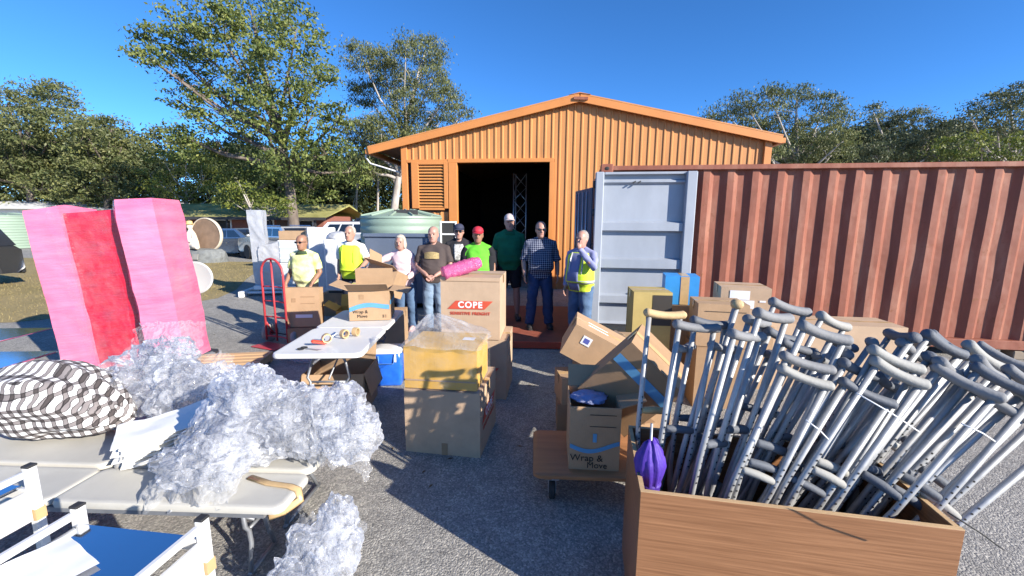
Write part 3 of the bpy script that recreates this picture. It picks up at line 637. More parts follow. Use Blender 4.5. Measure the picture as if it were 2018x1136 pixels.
# ---------------------------------------------------------------- cartons
def card(name, a, var=.1):
    m, nt, b = new_mat(name); v = coords(nt)
    n1 = noise_n(nt, v, 5, 6, .65); n2 = noise_n(nt, v, 70, 3)
    mp = nt.nodes.new('ShaderNodeMapping'); mp.inputs['Scale'].default_value = (1, 1, .02); nt.links.new(v, mp.inputs[0]); n3 = noise_n(nt, mp.outputs[0], 130, 2)
    r = ramp(nt, n1.outputs[0], [(.3, sc(a, 1 - var)), (.7, sc(a, 1 + var))]); nt.links.new(r.outputs[0], b.inputs['Base Color'])
    b.inputs['Roughness'].default_value = .8; b.inputs['Specular IOR Level'].default_value = .25
    ad = nt.nodes.new('ShaderNodeMath'); ad.operation = 'ADD'; nt.links.new(n2.outputs[0], ad.inputs[0]); nt.links.new(n3.outputs[0], ad.inputs[1])
    bump_n(nt, b, ad.outputs[0], .2, .004); return m
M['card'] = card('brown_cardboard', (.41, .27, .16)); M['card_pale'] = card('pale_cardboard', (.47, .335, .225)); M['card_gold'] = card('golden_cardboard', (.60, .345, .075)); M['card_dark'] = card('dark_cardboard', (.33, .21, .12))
M['card_olive'] = card('olive_cardboard', (.42, .32, .12)); M['tape'] = pm('packing_tape', (.50, .34, .17), .2, 0, .08, 20, spec=.6); M['blue_print'] = pm('blue_print', (.10, .30, .52), .6, 0, .06, 8); M['black_print'] = pm('black_print', (.03, .025, .02), .6, 0, .1, 8)
M['sticker'] = pm('white_sticker', (.75, .75, .76), .5, 0, .04, 10); M['red_print'] = pm('red_print', (.55, .075, .035), .6, 0, .06, 8); M['blue_print2'] = pm('blue_ink', (.08, .1, .35), .6, 0, .1, 8)
def rmat(rot): return Euler(rot).to_matrix()
def carton(label, loc, size, rot=(0, 0, 0), mat='card', open_top=False, tape=True, flaps=None, group='cardboard boxes', name='cardboard_box', cat='box', sag=.0011):
    """loc = centre of the base; flaps: list of (side, angle) for an open box, angle from upright outwards"""
    t = thing(name, label, cat, loc, rot if hasattr(rot, '__len__') else (0, 0, rot), group); w, d, h = size
    m = MB(); th = .006; mt = M[mat]
    def wall(a, b, z0, z1, nrm):
        """dented wall panel between plan points a, b"""
        n = 5; a = Vector(a); b = Vector(b); vs = []; fs = []
        for s_ in (0, 1):
            for i in range(n):
                for j in range(n):
                    u, v = i / (n - 1), j / (n - 1); p = a.lerp(b, u); e = (1 - (2 * u - 1) ** 2) * (1 - (2 * v - 1) ** 2)
                    k = noise.noise(Vector((p.x * 3 + loc[0] * 7, p.y * 3, v * 2 + loc[1] * 5))) * sag * 2.2 * e - s_ * th
                    vs.append((p.x + nrm[0] * k, p.y + nrm[1] * k, z0 + (z1 - z0) * v))
        for s_ in (0, 1):
            for i in range(n - 1):
                for j in range(n - 1):
                    o = s_ * n * n; q = (o + i * n + j, o + (i + 1) * n + j, o + (i + 1) * n + j + 1, o + i * n + j + 1); fs.append(q if s_ == 0 else q[::-1])
        for i in range(n - 1):
            fs.append((i * n + n - 1, (i + 1) * n + n - 1, n * n + (i + 1) * n + n - 1, n * n + i * n + n - 1)); fs.append((i * n, n * n + i * n, n * n + (i + 1) * n, (i + 1) * n))
        m.add(vs, fs)
    x, y = w / 2, d / 2
    wall((-x, -y), (x, -y), 0, h, (0, -1)); wall((x, -y), (x, y), 0, h, (1, 0)); wall((x, y), (-x, y), 0, h, (0, 1)); wall((-x, y), (-x, -y), 0, h, (-1, 0))
    m.box((0, 0, .004), (w - .004, d - .004, .006)); m.build('body', mt, t)
    if not open_top:
        for s_ in (-1, 1): MB().box((0, s_ * (y / 2 + .0005), h + .0015), (w - .001, y - .002, .005), (s_ * random.uniform(-.008, .012), 0, 0)).build('flap', mt, t)
        if tape:
            tp = MB(); tp.box((0, 0, h + .0052), (w + .001, .055, .0012)); tp.box((x + .0065, 0, h - .04), (.0012, .055, .085)); tp.box((-x - .0065, 0, h - .04), (.0012, .055, .085)); tp.build('tape', M['tape'], t)
    for sd, ang in (flaps or []):
        f = MB(); fl = min(w, d) * .5
        f.box((0, 0, fl / 2), (w - .006 if sd in 'fb' else d - .006, .005, fl))
        o = f.build('flap', mt, t); lc = {'f': (0, -y, h), 'b': (0, y, h), 'l': (-x, 0, h), 'r': (x, 0, h)}[sd]; o.location = lc
        rz = {'f': 0, 'b': PI, 'l': -PI / 2, 'r': PI / 2}[sd]; o.rotation_euler = (Matrix.Rotation(rz, 3, 'Z') @ Matrix.Rotation(R(ang), 3, 'X')).to_euler()
    return t, (w, d, h)
def face_put(t, size, face, u, v, du, dv, mat, name='sticker', off=.0045, rz=0.0):
    """flat patch on a carton face; u,v centre in metres from the face's lower middle"""
    w, d, h = size; m = MB().box((0, 0, 0), (du, .0012, dv)); o = m.build(name, M[mat] if isinstance(mat, str) else mat, t); place_face(o, size, face, u, v, off, rz); return o
def place_face(o, size, face, u, v, off, rz=0.0):
    w, d, h = size
    lc, rt = {'f': ((u, -d / 2 - off, v), 0), 'r': ((w / 2 + off, u, v), PI / 2), 'l': ((-w / 2 - off, -u, v), -PI / 2), 'b': ((-u, d / 2 + off, v), PI), 't': ((u, v, h + off), None)}[face]
    o.location = lc
    o.rotation_euler = (Matrix.Rotation(rt, 3, 'Z') @ Matrix.Rotation(rz, 3, 'Y')).to_euler() if rt is not None else (R(-90), 0, rz)
def letter(t, size, face, u, v, body, hgt, mat, off=.0045, **k):
    me = text_mesh(body, hgt, M[mat], **k); o = link('lettering', me, t); w, d, h = size
    lc, rt = {'f': ((u, -d / 2 - off, v), 0), 'r': ((w / 2 + off, u, v), PI / 2), 'l': ((-w / 2 - off, -u, v), -PI / 2)}[face]
    o.location = lc; o.rotation_euler = (Matrix.Rotation(rt, 3, 'Z') @ Matrix.Rotation(PI / 2, 3, 'X')).to_euler(); return o
def wave_band(t, size, face, v0, amp, wd, mat='blue_print', length=None, off=.0045, slope=0.0):
    w, d, h = size; L = length or (w if face in 'fb' else d) - .01; n = 14; top = []; bot = []
    for i in range(n + 1):
        x = -L / 2 + L * i / n; z = v0 + amp * math.sin(i / n * PI * 1.3) + slope * x; top.append((x, 0, z + wd / 2)); bot.append((x, 0, z - wd / 2))
    m = MB(); m.add(top + bot, [(i + n + 1, i + n + 2, i + 1, i) for i in range(n)]); o = m.build('printed_band', M[mat], t); place_face(o, size, face, 0, 0, off); return o
def logo(t, size, face, v, wd):
    hh = wd * .185; m = MB(); m.prism([(-wd / 2, -hh / 2), (wd / 2 - hh, -hh / 2), (wd / 2, hh / 2), (-wd / 2 + hh, hh / 2)], 'y', -.0006, .0006)
    o = m.build('printed_logo', M['red_print'], t, fix=True); place_face(o, size, face, 0, v, .0045)
    letter(t, size, face, 0, v, 'COPE', hh * 1.02, 'sticker', off=.0058, bold=.003, space=1.2)
    letter(t, size, face, .0, v - hh * 1.02, 'SENSITIVE FREIGHT', hh * .50, 'red_print', bold=.0012, space=1.12)

CG = 'cardboard boxes around the yard'
# stack in the middle: plain carton with the yellow one on top, logo cartons behind
bx, sz = carton('large pale carton with crutch shadows on it, under the plastic wrapped yellow box', (-.5, 3.40, 0), (.62, .62, .53), R(-9), 'card_pale', group=CG)
logo(bx, sz, 'r', .3, .5); face_put(bx, sz, 'f', .02, .05, .05, .1, 'card_dark', 'hand_slot')
yb, ys = carton('yellow carton wrapped in clear plastic on the large pale carton', (-.53, 3.34, .545), (.585, .46, .335), R(-7), 'card_gold', group=CG, tape=False)
face_put(yb, ys, 'f', 0, .07, .57, .012, 'card', 'strap'); face_put(yb, ys, 't', .17, .05, .1, .08, 'sticker', 'sticker')
c1, s1 = carton('plain carton at the bottom of the logo carton stack', (-.33, 4.48, 0), (.62, .6, .64), R(-6), 'card_pale', group=CG)
c2, s2 = carton('tall carton printed COPE in a red stripe, topmost of its stack', (-.40, 4.47, .65), (.61, .6, .64), R(-5), 'card_pale', group=CG)
logo(c2, s2, 'f', .36, .47); logo(c1, s1, 'f', .3, .47)
face_put(c2, s2, 'f', 0, .605, .6, .004, 'card_dark', 'seam'); face_put(c1, s1, 'r', 0, .58, .58, .004, 'card_dark', 'seam')

def film_mat(name, tint, fac_lo, fac_hi, rough=.12, bump=.6, bs=25, vor=0, rim=0.0, tl=.35):
    m, nt, b = new_mat(name); v = coords(nt); n = noise_n(nt, v, bs, 4, .6)
    b.inputs['Base Color'].default_value = (*tint, 1); b.inputs['Roughness'].default_value = rough; b.inputs['Specular IOR Level'].default_value = .7
    if vor:
        vo = nt.nodes.new('ShaderNodeTexVoronoi'); vo.inputs['Scale'].default_value = vor; nt.links.new(v, vo.inputs['Vector'])
        mu = nt.nodes.new('ShaderNodeMath'); mu.operation = 'MULTIPLY_ADD'; mu.inputs[1].default_value = -.9; nt.links.new(vo.outputs['Distance'], mu.inputs[0]); nt.links.new(n.outputs[0], mu.inputs[2])
        bump_n(nt, b, mu.outputs[0], bump, .012)
    else: bump_n(nt, b, n.outputs[0], bump, .02)
    tr = nt.nodes.new('ShaderNodeBsdfTransparent'); tr.inputs[0].default_value = (.97, .98, 1, 1)
    tb = nt.nodes.new('ShaderNodeBsdfTranslucent'); tb.inputs[0].default_value = (*tint, 1); m1 = nt.nodes.new('ShaderNodeMixShader'); m1.inputs[0].default_value = tl
    nt.links.new(b.outputs[0], m1.inputs[1]); nt.links.new(tb.outputs[0], m1.inputs[2])
    n2 = noise_n(nt, v, 7, 4, .6); mr = nt.nodes.new('ShaderNodeMapRange'); mr.inputs[1].default_value = .3; mr.inputs[2].default_value = .7; mr.inputs[3].default_value = fac_lo; mr.inputs[4].default_value = fac_hi
    nt.links.new(n2.outputs[0], mr.inputs[0]); mx = nt.nodes.new('ShaderNodeMixShader'); fo = mr.outputs[0]
    if rim:   # film seen edge on is thicker, as Fresnel
        lw = nt.nodes.new('ShaderNodeFresnel'); lw.inputs['IOR'].default_value = 1.45; ml = nt.nodes.new('ShaderNodeMath'); ml.operation = 'MULTIPLY_ADD'; ml.inputs[1].default_value = rim; ml.use_clamp = True; nt.links.new(lw.outputs[0], ml.inputs[0]); nt.links.new(fo, ml.inputs[2]); fo = ml.outputs[0]
    nt.links.new(fo, mx.inputs[0]); nt.links.new(tr.outputs[0], mx.inputs[1]); nt.links.new(m1.outputs[0], mx.inputs[2])
    nt.links.new(mx.outputs[0], nt.nodes['Material Output'].inputs[0]); return m
M['bubble'] = film_mat('bubble_wrap', (.88, .89, .92), .05, .30, .07, 1.0, 9, 46, rim=.8, tl=.4); M['clear'] = film_mat('clear_film', (.7, .72, .75), .0, .16, .06, 1.0, 12)
M['silver_wrap'] = film_mat('silver_wrap', (.6, .61, .64), .75, .98, .16, .9, 9); M['pink_bubble'] = film_mat('pink_bubble_wrap', (.75, .16, .38), .75, .97, .2, .8, 20, 70)
def ridged(p, oc=4):
    s_ = 0; a = .5; f = 1.0
    for _ in range(oc): s_ += a * (1 - abs(noise.noise(p * f)) * 2.2); a *= .45; f *= 2.1
    return s_
def crumple(name, c, rad, mat, parent=None, seed=0, nu=72, nv=44, amp=.28, freq=2.4, flat=.0, power=1.0, oc=4, fine=.10):
    """crumpled closed film heap with creases; carries a UV map"""
    vs = []; fs = []; sd = Vector((seed * 3.1, seed * 1.7, seed * 5.3))
    for j in range(nv + 1):
        th = PI * j / nv
        for i in range(nu):
            ph = 2 * PI * i / nu; d = Vector((math.sin(th) * math.cos(ph), math.sin(th) * math.sin(ph), math.cos(th)))
            k = 1 + amp * (ridged(d * freq + sd, oc) - .45) + amp * .7 * noise.noise(d * 1.3 + sd) + amp * fine * ridged(d * freq * 3.1 + sd, 2)
            p = Vector((d.x * rad[0], d.y * rad[1], d.z * rad[2])) * k
            if p.z < -rad[2] * (1 - flat): p.z = -rad[2] * (1 - flat) + noise.noise(p * 9 + sd) * .004
            vs.append(p)
    for j in range(nv):
        for i in range(nu): fs.append((j * nu + i, (j + 1) * nu + i, (j + 1) * nu + (i + 1) % nu, j * nu + (i + 1) % nu))
    m = MB(); m.add(vs, fs); o = m.build(name, mat, parent, True, loc=c)
    uv = o.data.uv_layers.new(name='UVMap'); buf = np.zeros(len(o.data.loops) * 2, np.float32); q = 0
    for j in range(nv):
        for i in range(nu):
            for a, b in ((i, j), (i, j + 1), (i + 1, j + 1), (i + 1, j)): buf[q] = a / nu; buf[q + 1] = b / nv; q += 2
    uv.data.foreach_set('uv', buf); return o
def film_sheet(name, pts, mat, parent=None, seed=0, n=34, amp=.05, freq=7, edge=.03):
    """crumpled open sheet over a bilinear patch of four corners (plus lift in the middle)"""
    a, b, c, d, lift = [Vector(p) for p in pts[:4]] + [pts[4]]; nr = (b - a).cross(d - a).normalized(); sd = Vector((seed * 2.3, seed, seed * 4.1)); vs = []
    for j in range(n + 1):
        for i in range(n + 1):
            u, v = i / n, j / n; eu = u + edge * noise.noise(Vector((v * 9, seed, 0))); ev = v + edge * noise.noise(Vector((u * 9, seed, 5)))
            p = a.lerp(b, eu).lerp(d.lerp(c, eu), ev); p += nr * (lift * 4 * u * (1 - u) * 1.0 * (v * (1 - v) * 4) + amp * (ridged(p * freq + sd) - .4) + amp * .5 * ridged(p * freq * 2.9 + sd, 3)); vs.append(p)
    fs = [(j * (n + 1) + i, j * (n + 1) + i + 1, (j + 1) * (n + 1) + i + 1, (j + 1) * (n + 1) + i) for j in range(n) for i in range(n)]
    m = MB(); m.add(vs, fs); return m.build(name, mat, parent, True)
# clear plastic over the yellow carton
cp = thing('plastic_wrap', 'clear crumpled plastic bag pulled over the yellow carton', 'plastic wrap', (-.53, 3.34, .545), R(-7))
film_sheet('front_film', [(-.31, -.25, 0), (.31, -.245, -.01), (.3, -.25, .35), (-.3, -.25, .35), .02], M['clear'], cp, 3, amp=.012)
film_sheet('side_film', [(.31, -.25, 0), (.31, .25, 0), (.3, .25, .35), (.3, -.25, .35), .02], M['clear'], cp, 5, amp=.012)
film_sheet('side_film', [(-.31, .25, 0), (-.31, -.25, 0), (-.3, -.25, .35), (-.3, .25, .35), .03], M['clear'], cp, 6, amp=.018)
M['clear2'] = film_mat('gathered_film', (.62, .64, .68), .10, .5, .08, 1.0, 14)
def gathered(parent):
    vs = []; n = 60; k = 12
    for j in range(k + 1):
        f = j / k
        for i in range(n):
            a = 2 * PI * i / n; sx = .3 * (1 - f ** .8) + .035; sy = .24 * (1 - f ** .8) + .035
            cx_, cy_ = max(-1, min(1, 1.35 * math.cos(a))), max(-1, min(1, 1.35 * math.sin(a)))
            w_ = 1 + .18 * f * math.sin(a * 9 + f * 2) + .14 * noise.noise(Vector((math.cos(a) * 3, math.sin(a) * 3, f * 3)))
            vs.append((cx_ * sx * w_ - .13 * f, cy_ * sy * w_ + .03 * f, .345 + .2 * f ** .75 + .02 * noise.noise(Vector((a * 2, f * 4, 2)))))
    fs = [(j * n + i, j * n + (i + 1) % n, (j + 1) * n + (i + 1) % n, (j + 1) * n + i) for j in range(k) for i in range(n)]
    m = MB(); m.add(vs, fs); m.build('gathered_top', M['clear2'], parent, True)
gathered(cp)
# pink roll on the tall carton
pr = MB(); rgs = []
for k in range(26):
    f = k / 25; rr = .072 * (1 + .1 * noise.noise(Vector((f * 9, 0, 1)))) * (1 - .25 * max(0, f - .85) / .15)
    rgs.append([(-.2 + .42 * f, rr * (1 + .12 * noise.noise(Vector((f * 14, math.cos(a) * 2, math.sin(a) * 2)))) * math.cos(a), rr * (1 + .12 * noise.noise(Vector((f * 14, math.cos(a) * 2, math.sin(a) * 2 + 4)))) * math.sin(a)) for a in np.linspace(0, 2 * PI, 20, endpoint=False)])
pr.rings(rgs); tag(pr.build('bubble_wrap_roll', M['pink_bubble'], None, True, loc=(-.53, 4.3, 1.375), rot=(0, R(-14), R(28))), 'small pink bubble wrap roll lying on the COPE carton', 'roll')

# ---------------------------------------------------------------- folding tables
M['table_top'] = pm('white_table_plastic', (.64, .64, .63), .45, 0, .04, 3, .08, 40); M['table_top2'] = pm('aged_table_plastic', (.47, .455, .41), .5, 0, .08, 3, .08, 40); M['table_leg'] = pm('grey_leg_steel', (.25, .26, .28), .45, .5, .1, 10)
def round_rect(w, d, r, n=6):
    out = []
    for cx, cy, a0 in ((w / 2 - r, d / 2 - r, 0), (-w / 2 + r, d / 2 - r, 90), (-w / 2 + r, -d / 2 + r, 180), (w / 2 - r, -d / 2 + r, 270)):
        for k in range(n + 1): a = R(a0 + 90 * k / n); out.append((cx + r * math.cos(a), cy + r * math.sin(a)))
    return out
def folding_table(label, loc, rz, L, Wd, H, top, halves=True, name='folding_table', cat='table'):
    t = thing(name, label, cat, loc, rz, 'white folding ' + cat + ('es' if cat[-1] == 'h' else 's')); kx = Wd / .76; kz = H / .74
    for s_ in ((-1, 1) if halves else (0,)):
        w = L / 2 - .004 if halves else L; y0 = s_ * L / 4; sl_ = [round_rect(Wd - 2 * e, w - 2 * e, .07 if Wd > .5 else .045) for e in (.012, .002, 0, .006, .014, .03)]
        zs = (-.045, -.038, -.02, -.004, 0, -.0015); m = MB(); m.rings([[(x, y + y0, H + z) for x, y in ring] for ring, z in zip(sl_, zs)]); m.build('tabletop', top, t, 'auto')
    for s_ in (-1, 1):
        yy = s_ * (L / 2 - .30); m = MB()
        for sx in (-1, 1):
            m = MB(); m.tube([(sx * q_[0] * kx, yy + s_ * q_[1], q_[2] * kz) for q_ in ((.1, .02, .69), (.15, .03, .58), (.19, .05, .44), (.16, .06, .40), (.17, .07, .28), (.27, .08, .03))], .0125, 8); m.build('leg', M['table_leg'], t, True)
        MB().tube([(-.30 * kx, yy + s_ * .08, .014), (.30 * kx, yy + s_ * .08, .014)], .0125, 8).build('foot_bar', M['table_leg'], t, True)
        MB().tube([(-.17 * kx, yy + s_ * .055, .40 * kz), (.17 * kx, yy + s_ * .055, .40 * kz)], .01, 8).build('cross_bar', M['table_leg'], t, True)
        MB().tube([(0, yy - s_ * .5, H - .05), (0, yy + s_ * .05, .42 * kz)], .009, 6).build('brace', M['table_leg'], t, True)
    for sx in (-1, 1): MB().box((sx * (Wd / 2 - .06 * kx), 0, H - .055), (.025, L - .2, .025)).build('rail', M['table_leg'], t)
    return t
folding_table('white folding table in the middle holding the tape gun and open carton', (-1.70, 4.27, 0), R(3), 1.80, .76, .74, M['table_top'])
FT = folding_table('aged white folding bench heaped with bubble wrap in front', (-2.36, 2.07, 0), R(88), 2.44, .30, .43, M['table_top2'], name='folding_bench', cat='bench')
folding_table('wider folding bench behind it, almost buried under bubble wrap and bundle', (-2.36, 2.51, 0), R(88), 2.44, .54, .43, M['table_top2'], name='folding_bench', cat='bench')
# brown tape lashing round the end of the front bench, a part of it
TP = MB(); TP.tube([(.09, -.90, .434), (.04, -1.04, .4345), (.02, -1.17, .435), (.0, -1.225, .43), (-.01, -1.24, .38), (-.06, -1.18, .35), (-.10, -1.12, .345)], .022, 6, flat=.2)
lash = TP.build('tape_lashing', M['tape'], FT, True); lash['label'] = 'brown packing tape looped round the bench end'

# carton, flaps and blue bag under the middle table
carton('open carton with drooping flaps under the middle table', (-1.72, 4.02, 0), (.58, .46, .40), R(4), 'card', True, flaps=[('f', 158), ('l', 160), ('r', 165), ('b', 20)], group=CG)
BB = thing('blue_bag', 'bright blue bag with white top standing under the middle table', 'bag', (-1.42, 4.62, 0), R(6))
m = MB(); rg = []
for z, k in ((0, .93), (.02, .98), (.15, 1.03), (.3, 1.02), (.37, .97), (.385, .9)):
    rg.append([(x * k + .012 * noise.noise(Vector((x * 9, y * 9, z * 9))), y * k + .012 * noise.noise(Vector((x * 9, y * 9, z * 9 + 5))), z) for x, y in round_rect(.34, .26, .05, 4)])
m.rings(rg); m.build('body', pm('blue_bag_plastic', (.02, .13, .62), .25, 0, .15, 12, .5, 14), BB, True)
m = MB(); m.rings([[(x * k, y * k, z) for x, y in round_rect(.345, .265, .05, 4)] for z, k in ((.378, .96), (.41, 1.0), (.425, .9), (.43, .3))]); m.build('lid', M['white'], BB, 'auto')
for s_ in (-1, 1): MB().tube([(-.09, s_ * -.137, .36), (-.08, s_ * -.15, .27), (.08, s_ * -.15, .27), (.09, s_ * -.137, .36)], .009, 6, flat=.5).build('handle', pm('pale_blue_strap', (.15, .35, .75), .5), BB, True)
MB().box((.1, -.14, .33), (.02, .008, .09)).build('clip', M['white'], BB)

# cartons on the middle table
b3, s3 = carton('open carton with blue wave and printed name on the middle table', (-1.63, 4.78, .745), (.44, .42, .34), R(9), 'card', True, flaps=[('f', 62), ('b', -8), ('l', 70), ('r', 100)], group=CG)
wave_band(b3, s3, 'f', .15, .03, .05, slope=.12); wave_band(b3, s3, 'r', .2, -.01, .05); letter(b3, s3, 'f', -.1, .075, 'Wrap &\n   Move', .05, 'black_print'); letter(b3, s3, 'f', .16, .05, '|| |', .04, 'black_print')
face_put(b3, s3, 'f', -.08, .27, .05, .05, 'card_dark', 'printed_mark')
b4, s4 = carton('tilted open carton the woman in pink is emptying', (-1.96, 6.15, .78), (.46, .42, .38), (R(-18), R(14), R(-12)), 'card', True, flaps=[('f', 80), ('l', 20)], group=CG)
wave_band(b4, s4, 'f', .2, .03, .05)
carton('long shallow carton standing behind the open one on the table end', (-2.0, 5.9, .55), (.55, .3, .42), R(14), 'card_pale', group=CG)
carton('low carton stack supporting the cartons behind the table', (-1.95, 6.0, 0), (.75, .5, .54), R(8), 'card', group=CG)
carton('yellowish carton with dark open side behind the middle table', (-2.5, 6.4, 0), (.42, .4, .5), R(12), 'card_gold', True, flaps=[('l', 60), ('b', 30)], group=CG)
b5, s5 = carton('flattish carton held upright by the man in the yellow polo', (-3.12, 6.12, .28), (.5, .16, .58), (R(-4), 0, R(6)), 'card', group=CG, tape=False)
face_put(b5, s5, 'f', .02, .16, .24, .05, 'sticker'); face_put(b5, s5, 'f', -.12, .4, .06, .06, 'card_dark', 'printed_mark'); face_put(b5, s5, 'f', .08, .45, .2, .012, 'card_dark', 'printed_line'); face_put(b5, s5, 'f', .08, .35, .2, .01, 'card_dark', 'printed_line')
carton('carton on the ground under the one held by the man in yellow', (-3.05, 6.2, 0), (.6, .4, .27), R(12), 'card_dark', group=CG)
carton('grey brown carton beneath the white wrapped cabinets', (-2.75, 7.65, 0), (.6, .5, .42), R(5), 'card_dark', group=CG)

# tape gun and rolls on the middle table
TGm = thing('tape_gun', 'red handled packing tape gun lying on the middle table', 'tape gun', (-1.68, 3.66, .742), R(38))
m = MB(); rg = [[(r * math.cos(a), y, .055 + r * math.sin(a)) for a in np.linspace(0, 2 * PI, 24, endpoint=False)] for r, y in ((.032, -.022), (.042, -.022), (.042, .022), (.032, .022), (.032, -.022))]; m.rings(rg, False); m.build('tape_roll', M['tape'], TGm, 'auto')
MB().box((-.07, 0, .03), (.13, .035, .03), (0, .3, 0), bev=.01).build('handle', pm('red_plastic', (.55, .06, .03), .35), TGm); MB().box((.06, 0, .08), (.05, .055, .012), (0, -.5, 0)).build('blade_guard', M['alu'], TGm)
for k, (x, y, lab) in enumerate(((-1.6, 3.86, 'clear brown tape roll beside the tape gun'), (-1.52, 3.94, 'second tape roll, nearer the open carton'))):
    m = MB(); m.rings([[(r * math.cos(a), yy, .043 + r * math.sin(a)) for a in np.linspace(0, 2 * PI, 24, endpoint=False)] for r, yy in ((.03, -.022), (.042, -.022), (.042, .022), (.03, .022), (.03, -.022))], False)
    tag(m.build('tape_roll', M['tape'], None, 'auto', loc=(x, y, .741), rot=(0, 0, R(60 + 20 * k))), lab, 'tape', 'tape rolls')
KN = thing('scissors', 'dark handled scissors near the front edge of the middle table', 'scissors', (-1.78, 3.50, .743), R(-12))
MB().box((.06, .004, .003), (.13, .012, .003), (0, 0, .1)).build('blade', M['alu'], KN); MB().box((.06, -.004, .0065), (.13, .012, .003), (0, 0, -.1)).build('blade', M['alu'], KN)
for s_ in (-1, 1): m = MB(); m.tube([(-.02 + .028 * math.cos(a) - .03, s_ * .022 + .018 * math.sin(a), .006) for a in np.linspace(0, 2 * PI, 14)], .005, 6); m.build('handle', M['black'], KN, True)
# ---------------------------------------------------------------- foreground: bubble wrap, blanket, white stack
def crinkle(o, a):
    """film breaks into small flat facets"""
    for v in o.data.vertices: v.co += Vector((random.gauss(0, a), random.gauss(0, a), random.gauss(0, a)))
    o.data.set_sharp_from_angle(angle=R(24))
def heap(label, loc, blobs, sheets, seed):
    t = thing('bubble_wrap', label, 'bubble wrap', loc, 0, 'bubble wrap heaps')
    for k, (c, r) in enumerate(blobs):
        o = crumple('crumpled_fold', c, r, M['bubble'], t, seed + k, nu=72, nv=46, amp=.60, freq=1.7, flat=.25, oc=2, fine=.05); crinkle(o, .0012)
        o = crumple('crumpled_fold', c, tuple(q * .72 for q in r), M['bubble'], t, seed + k + 50, nu=48, nv=30, amp=.62, freq=2.0, flat=.1, oc=2, fine=.05); crinkle(o, .0015)
    for k, s_ in enumerate(sheets): film_sheet('loose_sheet', s_, M['bubble'], t, seed + 20 + k, amp=.04, freq=4, edge=.14)
    return t
heap('bubble wrap heaped against the pink load, behind the checked bundle', (-2.48, 2.78, .44), [((-.15, .1, .24), (.28, .22, .24)), ((.12, .05, .2), (.26, .22, .22)), ((-.05, .18, .42), (.18, .14, .14)), ((.3, .12, .2), (.15, .16, .17))],
     [((-.35, .1, .35), (.2, .12, .35), (.25, .2, .68), (-.25, .2, .66), .05), ((.1, 0, .2), (.42, .05, .15), (.42, .2, .42), (.15, .2, .45), .05)], 1)
heap('largest bubble wrap heap spilling over the bench beside the white sheets', (-1.54, 2.26, .44), [((0, .05, .25), (.26, .22, .28)), ((-.12, -.16, .12), (.22, .17, .14)), ((.2, .1, .2), (.22, .2, .22)), ((.02, .0, .44), (.15, .13, .14))],
     [((-.35, -.35, -.02), (.1, -.36, -.02), (.2, -.05, .3), (-.2, -.05, .4), .04), ((-.3, -.28, .0), (.1, -.3, .02), (.1, .1, .55), (-.2, .1, .5), .06)], 7)
heap('bubble wrap lump at the end of the bench near the middle table', (-1.17, 2.42, .44), [((0, .05, .18), (.24, .2, .21)), ((.16, -.04, .12), (.17, .16, .2)), ((-.12, .0, .2), (.18, .16, .2))],
     [((0, -.1, .1), (.3, -.1, -.15), (.32, .1, .2), (.1, .1, .4), .05), ((-.1, -.2, .05), (.2, -.22, .0), (.2, 0, .35), (-.05, 0, .4), .05)], 13)
heap('bubble wrap piece lying on the tarmac below the bench end', (-.96, 1.86, 0), [((.02, .0, .18), (.16, .15, .2)), ((-.03, -.12, .15), (.15, .14, .16)), ((.06, .1, .27), (.11, .1, .16))],
     [((-.18, -.2, .0), (.1, -.25, .0), (.16, .0, .35), (-.1, .02, .42), .05), ((-.1, -.3, .0), (.16, -.25, .0), (.22, .08, .3), (.0, .1, .4), .04)], 21)
def plaid():
    m, nt, b = new_mat('checked_cloth'); uv = coords(nt, 'UV'); sp = nt.nodes.new('ShaderNodeSeparateXYZ'); nt.links.new(uv, sp.inputs[0]); outs = []
    for ax, fr in ((0, 13.0), (1, 13.0)):
        mu = nt.nodes.new('ShaderNodeMath'); mu.operation = 'MULTIPLY'; mu.inputs[1].default_value = fr; nt.links.new(sp.outputs[ax], mu.inputs[0])
        fr_ = nt.nodes.new('ShaderNodeMath'); fr_.operation = 'FRACT'; nt.links.new(mu.outputs[0], fr_.inputs[0])
        r = ramp(nt, fr_.outputs[0], [(0, (.88, .87, .86)), (.30, (.88, .87, .86)), (.301, (.10, .09, .09)), (.38, (.10, .09, .09)), (.381, (.24, .215, .212)), (.66, (.24, .215, .212)), (.661, (.10, .09, .09)), (.74, (.10, .09, .09)), (.741, (.85, .84, .83)), (1, (.85, .84, .83))]); r.color_ramp.interpolation = 'CONSTANT'; outs.append(r)
    mx = nt.nodes.new('ShaderNodeMix'); mx.data_type = 'RGBA'; mx.blend_type = 'MULTIPLY'; mx.inputs[0].default_value = 1.0; nt.links.new(outs[0].outputs[0], mx.inputs[6]); nt.links.new(outs[1].outputs[0], mx.inputs[7])
    nt.links.new(mx.outputs[2], b.inputs['Base Color']); b.inputs['Roughness'].default_value = .85; n = noise_n(nt, coords(nt), 350, 2); bump_n(nt, b, n.outputs[0], .2, .003); return m
PLAIDB = crumple('checked_bundle', (-3.02, 2.62, .665), (.52, .27, .25), plaid(), None, 31, nu=130, nv=90, amp=.13, freq=1.3, flat=.22)
